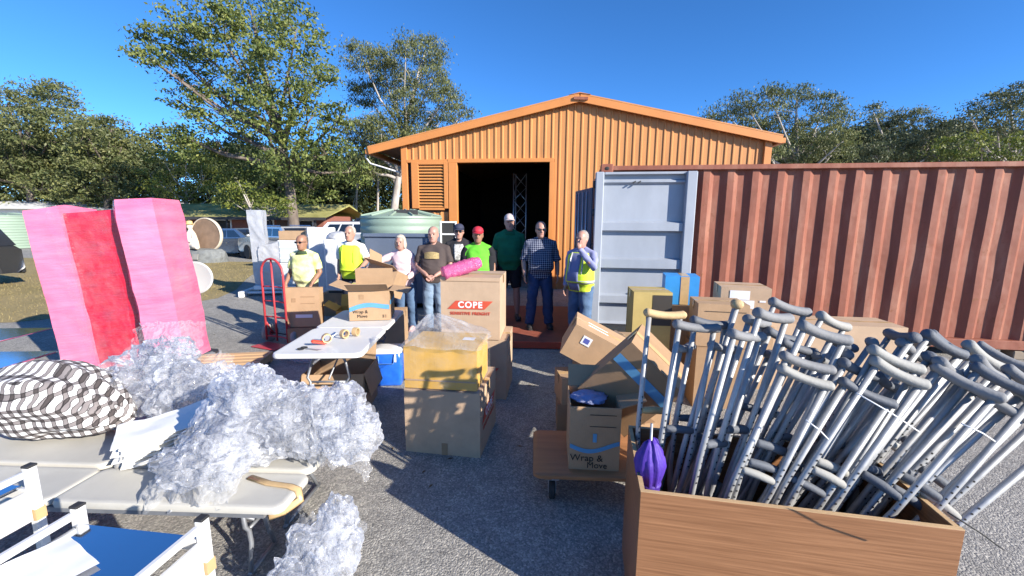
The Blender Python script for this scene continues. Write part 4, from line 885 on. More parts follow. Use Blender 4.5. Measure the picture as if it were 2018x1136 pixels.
def fold_cloth(o):
    """long soft folds running to the knot end; the weave follows the cloth"""
    me = o.data
    for v in me.vertices:
        x, y, z = v.co; f = max(0, min(1, (x + .1) / .6)); a = math.atan2(z, y); k = 1 + (.02 + .06 * f) * math.sin(a * 9 + x * 7 + 2 * noise.noise(v.co * 3)) - .38 * f * f
        v.co.y = y * k; v.co.z = z * k - .07 * f * f if z > -.19 else z
    uv = me.uv_layers[0].data
    for l in me.loops:
        c = me.vertices[l.vertex_index].co; n_ = Vector((noise.noise(c * 4), noise.noise(c * 4 + Vector((7, 1, 3))), 0)) * .012
        uv[l.index].uv = (c.x * 1.25 + n_.x + c.z * .3, (c.y * .9 - c.z * 1.1) * 1.25 + n_.y)
fold_cloth(PLAIDB); PLAIDB.rotation_euler = (0, R(2), R(-6)); tag(PLAIDB, 'soft bundle in black, white and brown checked cloth on the bench', 'bundle')
WSK = thing('white_sheet_stack', 'fanned stack of white sheets beside the checked bundle on the bench', 'sheets', (-2.14, 2.46, .435), R(-52))
for k in range(9):
    m = MB(); n = 8; vs = []
    for j in range(n + 1):
        for i in range(n + 1):
            u, v = i / n - .5, j / n - .5; z = .012 + k * .02 + .08 * (v + .2) * (1 if v > -.2 else 0) + .015 * noise.noise(Vector((u * 4, v * 4, k * .6))); vs.append((u * .36 + .01 * k, v * .48 + .02 * math.sin(k * 2.1), z))
    q = len(vs); vs += [(x, y, z - .004) for x, y, z in vs]
    fs = [(j * (n + 1) + i, j * (n + 1) + i + 1, (j + 1) * (n + 1) + i + 1, (j + 1) * (n + 1) + i) for j in range(n) for i in range(n)]; fs += [tuple(x + q for x in f[::-1]) for f in fs]
    ring = [i for i in range(n)] + [j * (n + 1) + n for j in range(n)] + [n * (n + 1) + n - i for i in range(n)] + [(n - j) * (n + 1) for j in range(n)]
    fs += [(ring[i], ring[i] + q, ring[(i + 1) % len(ring)] + q, ring[(i + 1) % len(ring)]) for i in range(len(ring))]
    m.add(vs, fs); m.build('sheet', pm('white_foam_sheet', (.8, .8, .78), .7, 0, .03, 5) if k == 0 else bpy.data.materials['white_foam_sheet'], WSK, 'auto', rot=(0, 0, R(random.uniform(-6, 6))))

# ---------------------------------------------------------------- steel topped hospital trolleys
M['steel_top'] = pm('polished_steel', (.62, .64, .68), .09, 1.0, .03, 3, .02, 3, stretch=(1, 1, 1)); M['white_metal'] = pm('white_enamel', (.62, .62, .61), .35, 0, .04, 6)
def steel_trolley(label, loc, rz, w, d, h, posts=.06, panels=True):
    t = thing('steel_trolley', label, 'trolley', loc, rz, 'steel topped trolleys'); x, y = w / 2, d / 2
    MB().box((0, 0, h - .014), (w - .04, d - .03, .012), bev=.004).build('steel_top', M['steel_top'], t)
    for sx in (-1, 1):
        for sy in (-1, 1):
            p = MB().box((sx * x, sy * y, (h + posts) / 2 + .05), (.031, .031, h + posts - .1), bev=.004).build('post', M['white_metal'], t)
            MB().box((sx * x, sy * y, h + posts + .004), (.033, .033, .010), bev=.003).build('post_cap', M['black'], p)
            MB().box((sx * x, sy * y, h - .13), (.0335, .0335, .045)).build('tape_patch', M['tape'], p)
            c = MB(); c.lathe([(.0, -.012), (.05, -.012), (.05, .012), (.0, .012)], n=20); c.build('caster', M['black'], p, 'auto', loc=(sx * x, sy * y, .05), rot=(PI / 2, 0, 0))
        if not panels: continue
        MB().box((sx * x, 0, h + posts - .022), (.022, d - .036, .024), bev=.004).build('rail', M['white_metal'], t)
        MB().box((sx * x, 0, h - .09), (.018, d - .036, .12), bev=.004).build('side_panel', M['white_metal'], t)
        MB().box((sx * x, 0, h - .42), (.018, d - .036, .09), bev=.004).build('side_panel', M['white_metal'], t)
    for sy in (-1, 1) if panels else (): MB().box((0, sy * (y - .004), h - .05), (w - .036, .02, .04), bev=.004).build('end_rail', M['white_metal'], t)
    MB().box((0, 0, .3), (w - .03, d - .03, .02), bev=.004).build('lower_shelf', M['steel_top'], t)
    return t
ST1 = steel_trolley('white framed trolley with polished steel top, nearest the camera', (-1.29, .90, 0), R(-7), .47, .72, .84, .04)
steel_trolley('white framed steel trolley at the corner, beside the nearest one', (-2.10, 1.12, 0), R(-7), .50, .70, .87, .06)
steel_trolley('steel topped trolley behind the checked bundle by the pink load', (-6.12, 4.3, 0), R(-86), .8, 1.6, .60, .03, False)
pp = MB(); n = 10; vs = [((i / n - .5) * .24, (j / n - .5) * .33, .003 + .006 * (1 + noise.noise(Vector((i * .4, j * .4, 1))))) for j in range(n + 1) for i in range(n + 1)]
pp.add(vs, [(j * (n + 1) + i, j * (n + 1) + i + 1, (j + 1) * (n + 1) + i + 1, (j + 1) * (n + 1) + i) for j in range(n) for i in range(n)])
tag(pp.build('paper_sheet', pm('white_paper', (.8, .8, .82), .6, 0, .02, 3), None, True, loc=(-1.40, 1.0, .834), rot=(0, 0, R(-28))), 'sheet of white paper lying on the nearest steel top', 'paper')

# ---------------------------------------------------------------- pink wrapped load on pallets
M['timber'] = pm('pale_pine', (.50, .33, .17), .75, 0, .15, 4, .3, 50, stretch=(.3, 4, 4)); 
def pallet(label, loc, rz, w=1.1, d=1.1):
    t = thing('pallet', label, 'pallet', loc, rz, 'timber pallets'); n = 7
    sm = MB().box((0, 0, 0), (w, .098, .02), bev=.003).mesh('deck_board', M['timber'])
    for k in range(n): link('deck_board', sm, t, (0, -d / 2 + .05 + (d - .1) * k / (n - 1), .122), (0, 0, random.uniform(-.008, .008)))
    bm_ = MB().box((0, 0, 0), (.09, d, .078), bev=.004).mesh('bearer', M['timber'])
    for x in (-w / 2 + .05, 0, w / 2 - .05): link('bearer', bm_, t, (x, 0, .0725))
    bt = MB().box((0, 0, 0), (w, .098, .018)).mesh('base_board', M['timber'])
    for k in range(3): link('base_board', bt, t, (0, -d / 2 + .06 + (d - .12) * k / 2, .021), (0, 0, 0))
    return t
pallet('pale timber pallet sticking out under the pink wrapped load', (-3.64, 4.82, 0), R(10), 1.1, .85)
def wrap_mat(name, a, b2, rough=.18):
    m, nt, b = new_mat(name); v = coords(nt); mp = nt.nodes.new('ShaderNodeMapping'); mp.inputs['Scale'].default_value = (1, 1, 6); mp.inputs['Rotation'].default_value = (.12, .1, 0); nt.links.new(v, mp.inputs[0])
    n1 = noise_n(nt, mp.outputs[0], 1.6, 5); r = ramp(nt, n1.outputs[0], [(.3, a), (.7, b2)]); nt.links.new(r.outputs[0], b.inputs['Base Color']); b.inputs['Roughness'].default_value = rough; b.inputs['Specular IOR Level'].default_value = .7
    n2 = noise_n(nt, mp.outputs[0], 5, 5, .65); bump_n(nt, b, n2.outputs[0], .35, .03); b.inputs['Coat Weight'].default_value = .4; b.inputs['Coat Roughness'].default_value = .1; return m
M['pink'] = wrap_mat('pink_stretch_film', (.62, .12, .235), (.68, .20, .31)); M['red_film'] = wrap_mat('red_stretch_film', (.48, .02, .055), (.68, .006, .03), .10); M['red_film2'] = wrap_mat('deep_red_film', (.40, .03, .07), (.5, .05, .1), .14)
PK = thing('pink_wrapped_load', 'tall load wrapped in pink film with a red middle panel', 'wrapped load', (-4.60, 4.93, .115), (0, R(-5.0), R(4)))
def wrapped(name, poly, z0, z1, mat, seed, lean=0.0, topdrop=0.0, rnd=.02, par=None, wr=1.0):
    """wrapped column: plan polygon lofted with film wrinkles"""
    pl = []
    for i in range(len(poly)):
        a = Vector((*poly[i], 0)); b = Vector((*poly[(i + 1) % len(poly)], 0)); k = max(2, int((b - a).length / .03))
        pl += [a.lerp(b, j / k) for j in range(k)]
    c = sum(pl, Vector()) / len(pl); rg = []; nz = 44
    for j in range(nz + 1):
        f = j / nz; sq = 1 - rnd * max(0, (f - .97) / .03) ** 2; ring = []
        for p in pl:
            d = (p - c).normalized(); w_ = .013 * wr * (ridged(Vector((p.x * 3, p.y * 3, f * 5 + p.x * 4 + seed)), 3) - .4) + .018 * wr * noise.noise(Vector((p.x * 4, p.y * 4, f * 5 + seed)))
            q = c + (p - c) * sq + d * w_; ring.append((q.x + lean * f, q.y, z0 + (z1 - z0) * f - topdrop * max(0, f - .8) * 5 * abs(math.sin((p.x + p.y) * 2.5 + seed))))
        rg.append(ring)
    m = MB(); m.rings(rg); o = m.build(name, mat, par or PK, 'auto'); return o
wrapped('pink_column', [(-.80, .10), (-.62, -.26), (-.32, -.18), (-.32, .3), (-.74, .34)], 0, 1.93, M['pink'], 1, 0, .05)
wrapped('red_panel', [(-.34, -.145), (.28, -.165), (.28, .28), (-.34, .28)], 0, 1.83, M['red_film'], 5)
wrapped('pink_column', [(.25, -.17), (.40, -.34), (.72, -.22), (.70, .26), (.26, .28)], 0, 1.92, M['pink'], 9)
film_sheet('clear_overwrap', [(-.36, -.22, .05), (.30, -.35, .05), (.26, -.26, 1.82), (-.4, -.24, 1.84), -.06], M['clear'], PK, 44, n=60, amp=.02, freq=5)

# ---------------------------------------------------------------- silver wrapped equipment, white cabinets, hand trolley
SW_ = thing('silver_wrapped_equipment', 'tall equipment wrapped in silver plastic on a low white skid', 'equipment', (-6.25, 10.5, 0), R(10))
wrapped('wrapped_column', [(-.22, -.14), (.12, -.16), (.12, .14), (-.2, .14)], .24, 2.1, M['silver_wrap'], 51, -.06, par=SW_, wr=1.8)
wrapped('wrapped_base', [(-.1, -.2), (.5, -.22), (.5, .22), (-.1, .2)], .24, 1.35, M['silver_wrap'], 53, .05, .12, .3, SW_, 2.2)
MB().box((.15, 0, .19), (.75, .5, .1), bev=.01).build('skid_deck', M['white'], SW_)
for x in (-.4, .7): MB().box((x, -.1, .07), (.12, .9, .14), bev=.01).build('skid_foot', M['white'], SW_)
MB().box((.15, -.3, .08), (1.25, .1, .05), bev=.01).build('skid_rail', M['white'], SW_)
def cabinet(label, loc, rz, w, d, h, top):
    t = thing('wrapped_cabinet', label, 'cabinet', loc, rz, 'white wrapped cabinets')
    MB().box((0, 0, h / 2 + .05), (w, d, h), bev=.02).build('body', M['white'], t); MB().box((0, 0, .025), (w - .06, d - .06, .05)).build('base', M['dark_steel'], t)
    MB().box((0, -d / 2 - .006, h * .55), (w - .06, .012, h * .8), bev=.004).build('door', M['white_metal'], t)
    film_sheet('film', [(-w / 2 - .01, -d / 2 - .03, .1), (w / 2 + .01, -d / 2 - .03, .1), (w / 2 + .01, -d / 2 - .03, h + .06), (-w / 2 - .01, -d / 2 - .03, h + .06), .01], M['clear'], t, int(h * 90), n=30, amp=.015)
    if top: crumple('wrapped_top', (0, 0, h + .08), (w * .5, d * .5, .12), M['silver_wrap'], t, 61, 40, 24, .2)
    return t
cabinet('white wrapped cabinet right behind the man in the yellow polo', (-4.05, 8.9, 0), R(4), .42, .5, 1.66, False)
cabinet('lower white wrapped cabinet with bulging plastic top between the hi-vis men', (-3.42, 8.2, .45), R(0), .40, .4, 1.0, True)
carton('brown carton lying on the grey plastic crates behind the yellow polo', (-4.6, 9.0, 1.45), (.62, .4, .18), R(3), 'card', group=CG)
for k in range(3):
    t = thing('plastic_crate', ('bottom', 'middle', 'top')[k] + ' grey crate of the stack behind the yellow polo', 'crate', (-4.6, 9.0, k * .48), R(3 + k), 'grey plastic crates')
    MB().box((0, 0, .235), (.66, .44, .465), bev=.02).build('body', pm('grey_crate_plastic', (.48, .52, .53), .5, 0, .05, 4) if k == 0 else bpy.data.materials['grey_crate_plastic'], t)
    for z in (.1, .22, .34): MB().box((0, -.222, z), (.62, .012, .03)).build('rib', M['white'], t)
    MB().box((0, 0, .463), (.68, .46, .028), bev=.01).build('lid', M['white'], t)
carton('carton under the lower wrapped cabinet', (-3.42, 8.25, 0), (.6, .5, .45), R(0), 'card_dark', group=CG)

HT = thing('hand_trolley', 'red two wheeled hand trolley with arched handle by the man in yellow', 'hand trolley', (-3.52, 6.05, 0), R(-22))
red = pm('red_enamel', (.46, .05, .06), .4, 0, .12, 8); pts = [(-.22, 0, .06), (-.22, .0, 1.05)] + [(-.22 * math.cos(a), 0, 1.08 + .22 * math.sin(a)) for a in np.linspace(0, PI, 9)] + [(.22, 0, 1.05), (.22, 0, .06)]
MB().tube(pts, .016, 10).build('frame_tube', red, HT, True)
m = MB(); m.tube([(-.02, .015, .06), (-.02, .015, 1.28)], .014, 8); m.build('centre_tube', red, HT, True)
for z in (.12, .42, .66, .88): MB().tube([(-.22, .0, z), (-.1, .03, z), (.1, .03, z), (.22, .0, z)], .011, 8).build('cross_bar', red, HT, True)
MB().box((0, -.12, .015), (.48, .26, .012), bev=.004).build('toe_plate', red, HT)
for s_ in (-1, 1):
    w = MB(); w.lathe([(.05, -.035), (.11, -.04), (.135, -.02), (.135, .02), (.11, .04), (.05, .035)], n=22); ww = w.build('wheel', pm('grey_tyre', (.3, .29, .28), .7) if s_ < 0 else bpy.data.materials['grey_tyre'], HT, 'auto', loc=(s_ * .3, .12, .135), rot=(0, PI / 2, 0)); MB().lathe([(.05, -.03), (.02, -.045), (.02, .045), (.05, .03)], n=14).build('hub', red, ww, 'auto')
    MB().tube([(s_ * .22, 0, .36), (s_ * .24, .12, .14)], .01, 6).build('wheel_stay', red, HT, True)
MB().tube([(-.32, .12, .135), (.32, .12, .135)], .01, 8).build('axle', M['dark_steel'], HT, True)
# clear plastic scraps on the ground by the trolley
crumple('plastic_scrap', (-2.72, 5.35, .06), (.3, .18, .07), M['clear2'], None, 71, 40, 24, .35, 2.5, .2); tag(bpy.context.scene.objects['plastic_scrap'], 'crumpled clear plastic scrap on the tarmac left of the middle table', 'plastic scrap')

# ---------------------------------------------------------------- platform dolly and cartons on the right
DL = thing('platform_dolly', 'timber platform dolly on casters carrying a carton', 'dolly', (.62, 2.76, 0), R(-3))
M['ply'] = pm('worn_plywood', (.36, .16, .065), .5, 0, .22, 3, .1, 30, stretch=(.5, 4, 4))
m = MB(); rr = [round_rect(.92 - 2 * e, .60 - 2 * e, .05) for e in (.004, 0, 0, .004)]; m.rings([[(x, y, z) for x, y in q] for q, z in zip(rr, (.198, .202, .222, .226))]); m.build('deck', M['ply'], DL, 'auto')
for sx in (-1, 1):
    MB().box((sx * .36, 0, .18), (.05, .5, .036)).build('cleat', M['ply'], DL)
    for sy in (-1, 1):
        c = MB(); c.box((sx * .33, sy * .2, .152), (.09, .07, .008)); c.box((sx * .33 - .024, sy * .2, .1), (.004, .05, .1)); c.box((sx * .33 + .024, sy * .2, .1), (.004, .05, .1)); cc = c.build('caster', M['alu'], DL)
        w = MB(); w.lathe([(.01, -.018), (.06, -.02), (.068, -.012), (.068, .012), (.06, .02), (.01, .018)], n=20); w.build('wheel', M['black'], cc, 'auto', loc=(sx * .33, sy * .2, .07), rot=(0, PI / 2, 0))
wb, ws = carton('shaded carton printed Wrap and Move standing on the dolly', (.565, 2.72, .227), (.33, .36, .44), R(-5), 'card', True, flaps=[('b', 40), ('r', 70)], group=CG)
wave_band(wb, ws, 'f', .17, -.035, .03); letter(wb, ws, 'f', -.05, .085, 'Wrap &', .066, 'black_print'); letter(wb, ws, 'f', .02, .035, 'Move', .06, 'black_print'); face_put(wb, ws, 'f', .0, .23, .025, .06, 'blue_print', 'printed_arrow'); face_put(wb, ws, 'f', .05, .31, .17, .004, 'black_print', 'printed_line'); face_put(wb, ws, 'f', .05, .39, .17, .004, 'black_print', 'printed_line')
crumple('plastic_filling', (.54, 2.74, .655), (.12, .10, .03), film_mat('blue_white_plastic', (.45, .5, .78), .8, 1, .3, .8, 18), None, 81, 36, 22, .4, 3); tag(scene.objects['plastic_filling'], 'blue and white plastic stuffed in the top of the dolly carton', 'plastic')
t1, z1 = carton('big tilted carton with blue band leaning over the dolly', (.73, 2.98, .53), (.46, .42, .54), (R(6), R(42), R(-22)), 'card_dark', group=CG)
wave_band(t1, z1, 'f', .40, .0, .07); wave_band(t1, z1, 'r', .36, .0, .07, 'blue_print'); face_put(t1, z1, 'f', .06, .25, .04, .05, 'black_print', 'printed_mark'); face_put(t1, z1, 'r', 0, .2, .3, .004, 'black_print', 'printed_line')
t2, z2 = carton('tilted sealed carton with square label sliding off the heap', (.70, 3.72, .60), (.54, .40, .30), (R(4), R(27), R(-8)), 'card', group=CG)
face_put(t2, z2, 'f', -.12, .21, .085, .08, 'sticker'); face_put(t2, z2, 'f', -.12, .21, .05, .045, 'blue_print2', 'printed_code', .006); face_put(t2, z2, 't', -.05, .0, .2, .1, 'sticker')
t3, z3 = carton('small carton with torn hole under the tilted sealed carton', (.56, 3.62, .26), (.27, .3, .24), R(6), 'card', group=CG); face_put(t3, z3, 'f', -.02, .15, .06, .035, 'sticker'); face_put(t3, z3, 'f', .04, .06, .07, .035, 'card_dark', 'torn_hole')
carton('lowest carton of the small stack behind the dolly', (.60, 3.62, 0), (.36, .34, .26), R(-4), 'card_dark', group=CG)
t4, z4 = carton('little carton with white label wedged beside the tilted cartons', (.80, 3.42, .27), (.24, .22, .16), R(20), 'card', group=CG); face_put(t4, z4, 'f', -.04, .09, .1, .08, 'sticker')
carton('carton hidden behind the big tilted one', (1.12, 3.66, 0), (.6, .5, .44), R(-10), 'card', group=CG)
carton('carton with dark printed face low in the heap', (.92, 3.25, 0), (.4, .36, .27), R(14), 'card_dark', group=CG)
t5, z5 = carton('tall yellowish carton with black open front by the grey door', (1.52, 4.55, 0), (.40, .4, 1.12), R(-6), 'card_olive', group=CG)
face_put(t5, z5, 'f', .10, .93, .2, .33, 'black_print', 'painted_opening'); face_put(t5, z5, 'f', -.03, .86, .05, .06, 'sticker')  # flat black patch paints the shaded inside of the open front
carton('carton supporting the bright blue box', (1.93, 4.80, 0), (.44, .4, .93), R(-4), 'card', group=CG)
bl = pm('bright_blue_carton', (.03, .26, .62), .55, 0, .08, 6); M['blue_card'] = bl
t6, z6 = carton('bright blue box with brown tape bands by the container', (1.95, 4.78, .94), (.36, .32, .32), R(-14), 'blue_card', group=CG, tape=False); face_put(t6, z6, 'f', .03, .16, .09, .315, 'tape', 'tape'); face_put(t6, z6, 't', .03, 0, .09, .31, 'tape', 'tape')
carton('carton under the wide taped carton in the pile by the container', (2.14, 4.2, 0), (.52, .45, .62), R(-8), 'card_dark', group=CG)
t7, z7 = carton('wide carton with ruled black print in front of the blue box', (2.13, 4.22, .63), (.47, .42, .43), R(-12), 'card', group=CG); face_put(t7, z7, 'f', .03, .16, .3, .006, 'black_print', 'printed_line'); face_put(t7, z7, 'f', .02, .36, .38, .005, 'black_print', 'printed_line'); face_put(t7, z7, 'f', .0, .16, .006, .2, 'black_print', 'printed_line')
carton('base carton below the labelled carton against the red side', (2.66, 4.75, 0), (.55, .5, .72), R(-8), 'card', group=CG)
t8, z8 = carton('pale carton with two white address labels against the red side', (2.64, 4.74, .73), (.5, .46, .42), R(-16), 'card_pale', group=CG); face_put(t8, z8, 'f', -.06, .34, .2, .1, 'sticker'); face_put(t8, z8, 'f', -.02, .24, .22, .09, 'sticker'); face_put(t8, z8, 'f', .17, .28, .06, .02, 'sticker')
t9, z9 = carton('long pale carton lying along the container foot behind the crutches', (3.6, 4.75, 0), (1.5, .5, .74), R(-8), 'card_pale', group=CG)
carton('low carton beside the open doorway of the container', (1.05, 4.9, 0), (.5, .4, .3), R(10), 'card', group=CG)
PLK = MB().box((0, 0, 0), (.9, .3, .02), bev=.003).build('board', M['timber'], None, loc=(1.25, 5.55, .36), rot=(R(30), 0, R(-6))); tag(PLK, 'pale board leaning at the foot of the grey door', 'board')

for lab, lc, sz_, rt, mt_ in (('small carton lying flat on the tarmac behind the dolly', (.74, 3.12, 0), (.26, .2, .14), R(25), 'card'), ('narrow upright carton between tilted cartons and tall yellowish one', (1.18, 4.1, 0), (.26, .24, .72), R(-10), 'card'),
    ('tipped small carton on top of the heap below the grey door', (1.02, 4.0, .52), (.3, .24, .2), (R(6), R(-22), R(12)), 'card_pale'), ('carton with open flaps at the foot of the tall yellowish one', (1.34, 4.05, 0), (.34, .3, .46), R(6), 'card'),
    ('small dark carton wedged on the lowest cartons beside the dolly', (.98, 3.2, .28), (.22, .2, .14), R(-18), 'card_dark')):
    q_, s_q = carton(lab, lc, sz_, rt, mt_, group=CG); face_put(q_, s_q, 'f', random.uniform(-.03, .03), sz_[2] * .6, .06, .04, 'sticker')

# ---------------------------------------------------------------- crutch bin
BU = Vector((.983, -.184, 0)).normalized(); BV = Vector((.184, .983, 0)).normalized(); BO = Vector((.54, 1.58, 0)); BW, BD, BH = 1.14, .56, .75
M['lam'] = pm('timber_laminate', (.22, .095, .04), .42, 0, .18, 3.2, .08, 40, stretch=(.6, 1, 30), col2=(.36, .175, .082))
BN = thing('crutch_bin', 'timber laminate bin holding the crutches', 'bin', BO, math.atan2(BU.y, BU.x))
e_ = M['timber']
for nm, c, d_ in (('front_panel', (BW / 2, 0, BH / 2), (BW, .02, BH)), ('back_panel', (BW / 2, BD, BH / 2), (BW, .02, BH)), ('side_panel', (.01, BD / 2, BH / 2 - .002), (.02, BD - .022, BH - .004)), ('side_panel', (BW - .01, BD / 2, BH / 2 - .002), (.02, BD - .022, BH - .004))):
    p = MB().box(c, d_, bev=.0015).build(nm, M['lam'], BN)
    q = MB().box((c[0], c[1], c[2] + d_[2] / 2 + .0012), (d_[0] - .001, d_[1] - .001, .002)).build('edge_band', e_, p)
MB().box((BW / 2, BD / 2, .06), (BW - .045, BD - .03, .02)).build('bottom', M['lam'], BN)

M['pad_grey'] = pm('grey_foam', (.17, .175, .185), .75, 0, .14, 14, .2, 90, col2=(.22, .22, .225)); M['pad_dark'] = pm('dark_grey_foam', (.10, .11, .13), .7, 0, .14, 14, .2, 90); M['pad_pale'] = pm('pale_grey_foam', (.30, .295, .275), .75, 0, .1, 14, .2, 90); M['pad_tan'] = pm('tan_foam', (.50, .35, .18), .75, 0, .12, 14, .2, 90)
M['cr_alu'] = pm('crutch_aluminium', (.37, .375, .38), .48, .35, .15, 20); M['cr_wood'] = pm('crutch_wood', (.55, .36, .16), .5, 0, .12, 6)
def crutch_meshes(pad, grip):
    out = []; L = 1.30
    for s_ in (-1, 1):
        m = MB(); m.tube([(s_ * .086, 0, L + .004), (s_ * .080, 0, .74), (s_ * .066, 0, .56), (s_ * .046, 0, .44), (s_ * .022, 0, .36), (s_ * .02, 0, .26)], .013, 10); out.append(('side_tube', m.mesh('side_tube', M['cr_alu'], True), 0))
        h = MB()
        for k in range(9):
            for yy in (-1, 1): h.cyl((s_ * (.0728 + .0035 * k / 4), yy * .0126, .62 + k * .032), (s_ * (.0728 + .0035 * k / 4), yy * .0137, .62 + k * .032), .0045, 6)
        out.append(('hole_row', h.mesh('hole_row', M['black']), -1))
    m = MB(); m.tube([(0, 0, .02), (0, 0, .40)], .0125, 10); out.append(('leg_tube', m.mesh('leg_tube', M['cr_alu'], True), 0))
    m = MB(); m.lathe([(.014, .05), (.02, .045), (.023, 0), (.02, -.005)], n=12); out.append(('rubber_tip', m.mesh('rubber_tip', M['black'], True), 0))
    n = 25; pts = []; rr = []
    for i in range(n):
        f = i / (n - 1) * 2 - 1; pts.append((f * .112, 0, L + .008 + .012 * f * f)); rr.append(.025 * (1 - .35 * max(0, abs(f) - .94) / .06) * (1 + .12 * abs(f)))
    m = MB(); m.tube(pts, rr, 12, flat=.8); out.append(('underarm_pad', m.mesh('underarm_pad', pad, True), 0))
    m = MB(); m.tube([(-.07, 0, .80), (-.06, 0, .80), (0, 0, .803), (.06, 0, .80), (.07, 0, .80)], [.014, .018, .0195, .018, .014], 12); out.append(('hand_grip', m.mesh('hand_grip', grip, True), 0))
    return out
CLOG = []
KM = {'g': crutch_meshes(M['pad_grey'], M['pad_dark']), 'd': crutch_meshes(M['pad_dark'], M['pad_dark']), 'p': crutch_meshes(M['pad_pale'], M['pad_pale']), 't': crutch_meshes(M['pad_tan'], M['cr_wood'])}
def crutch(px, py, u, v, kind, yaw, label, Ln=1.31):
    v = max(v, .13); A = BO + BU * u + BV * v + Vector((0, 0, .078)); d = ray(px, py); O = Vector((0, 0, CAM_H))
    n_ = BV; k_ = (A + BV * .07 * (1 + .8 * (v > .3)) - O).dot(n_) / d.dot(n_); B = O + d * k_; ks = (B - A).length / 1.30
    if ks > 1.08: B = A + (B - A) / ks * 1.08; ks = 1.08
    zax = (B - A).normalized(); xr = Vector((math.cos(R(yaw)), math.sin(R(yaw)), 0)); xax = (xr - zax * xr.dot(zax)).normalized(); yax = zax.cross(xax)
    t = thing('crutch', label, 'crutch', A, 0, 'crutches in the timber bin'); mt = Matrix((xax, yax, zax * ks)).transposed().to_4x4(); mt.translation = A; t.matrix_world = mt; CLOG.append((px, py, round(ks, 2)))
    par = None
    for nm, me, k in KM[kind]:
        o = bpy.data.objects.new(nm, me); C.objects.link(o); o.parent = par if k == -1 else t
        if k == -1: o['kind'] = 'stuff'
        if nm == 'side_tube': par = o
    return t
CR = [
 (1310, 625, .07, .44, 't', 8, 'crutch with tan pad standing upright at the umbrella end of the bin'),
 (1372, 650, .13, .30, 'g', 4, 'upright grey crutch directly beside the tan padded one'),
 (1400, 642, .19, .42, 'd', 10, 'dark padded crutch hidden just behind the upright grey one'),
 (1450, 606, .20, .50, 't', 62, 'crutch with tan pad seen end on, second tan one from the umbrella'),
 (1490, 640, .23, .36, 'g', 35, 'grey crutch in the cluster just right of the end-on tan pad'),
 (1522, 630, .27, .26, 'g', 20, 'grey crutch with shiny frame below the highest grey pad'),
 (1558, 603, .36, .50, 'g', 4, 'grey crutch with the highest pad against the red corrugations'),
 (1540, 668, .31, .42, 'd', 15, 'dark crutch deep in the cluster under the highest pad'),
 (1622, 664, .31, .18, 'g', -3, 'grey crutch with long pad just right of the shiny cluster'),
 (1584, 750, .27, .10, 'p', -8, 'crutch with lowest pale curved pad at the front of the bin'),
 (1588, 722, .33, .15, 'g', -5, 'crutch whose grey pad shows just above the lowest pale pad'),
 (1655, 682, .44, .38, 'd', 20, 'dark padded crutch peeping out behind the long grey pad'),
 (1665, 705, .42, .28, 'd', 45, 'dark end-on crutch pad between the long grey and the pale pair'),
 (1768, 742, .44, .10, 'p', -10, 'front crutch of the two with stacked pale pads'),
 (1762, 716, .50, .17, 'p', -6, 'rear crutch of the two with stacked pale pads'),
 (1772, 668, .56, .40, 'd', 68, 'dark crutch pad seen end on above the stacked pale pads'),
 (1722, 690, .50, .46, 'g', 30, 'grey crutch between the dark pad and the stacked pale pads'),
 (1876, 660, .66, .36, 'd', 0, 'lower of the two dark level pads standing highest at the far end'),
 (1903, 640, .70, .46, 'd', -4, 'upper of the two dark level pads standing highest at the far end'),
 (1822, 664, .62, .50, 'g', 50, 'grey end-on crutch pad left of the two dark level pads'),
 (1900, 760, .58, .13, 'g', -35, 'steeply leaning grey crutch under the two dark level pads'),
 (1942, 702, .76, .40, 'p', -2, 'pale padded crutch right of the two dark level pads'),
 (1980, 760, .74, .15, 'd', -30, 'dark crutch leaning far over at the frame edge'),
 (2000, 690, .86, .46, 'g', -40, 'grey crutch pad cut by the frame edge, highest there'),
 (2035, 765, .80, .26, 'g', -25, 'grey crutch leaning out past the frame edge, behind the dark one'),
 (2060, 815, .70, .08, 'p', -25, 'lowest leaning crutch, its pale pad outside the frame edge'),
 (1838, 720, .62, .28, 'd', 25, 'dark crutch between stacked pale pads and steep grey one'),
 (1945, 735, .70, .26, 'g', 10, 'grey crutch tucked under the pale pad at the far end'),
 (1690, 735, .40, .20, 'd', 10, 'dark crutch half hidden left of the stacked pale pads'),
 (1470, 668, .20, .20, 'g', 25, 'grey crutch low between the upright pair and the shiny cluster'),
 (1640, 640, .46, .52, 'p', 15, 'pale padded crutch at the back beside the highest grey pad'),

 (1425, 690, .15, .36, 'g', 30, 'grey crutch standing low behind the upright grey pair'),
 (1505, 700, .24, .46, 'd', 40, 'dark crutch at the back under the shiny cluster'),
 (1570, 690, .34, .34, 'd', 12, 'dark crutch framed between highest pad and long grey pad'),
 (1620, 715, .36, .40, 'g', 28, 'grey crutch right behind the lowest pale pad'),
 (1745, 760, .47, .28, 'd', 18, 'dark crutch under the stacked pale pads'),
 (1800, 700, .58, .36, 'g', 8, 'grey crutch between stacked pale pads and dark level pads'),
 (1870, 735, .64, .22, 'g', 15, 'grey crutch behind the steep grey one'),
 (1965, 800, .66, .14, 'g', -15, 'low grey crutch leaning under the dark frame edge one'),
 (1350, 690, .10, .42, 'g', 50, 'grey end-on crutch in the gap between tan pad and upright grey'),
 (1705, 780, .42, .14, 'd', -12, 'dark crutch low at the front left of stacked pale pads'),
]
for c in CR: crutch(*c)
print('CRUTCH', CLOG)
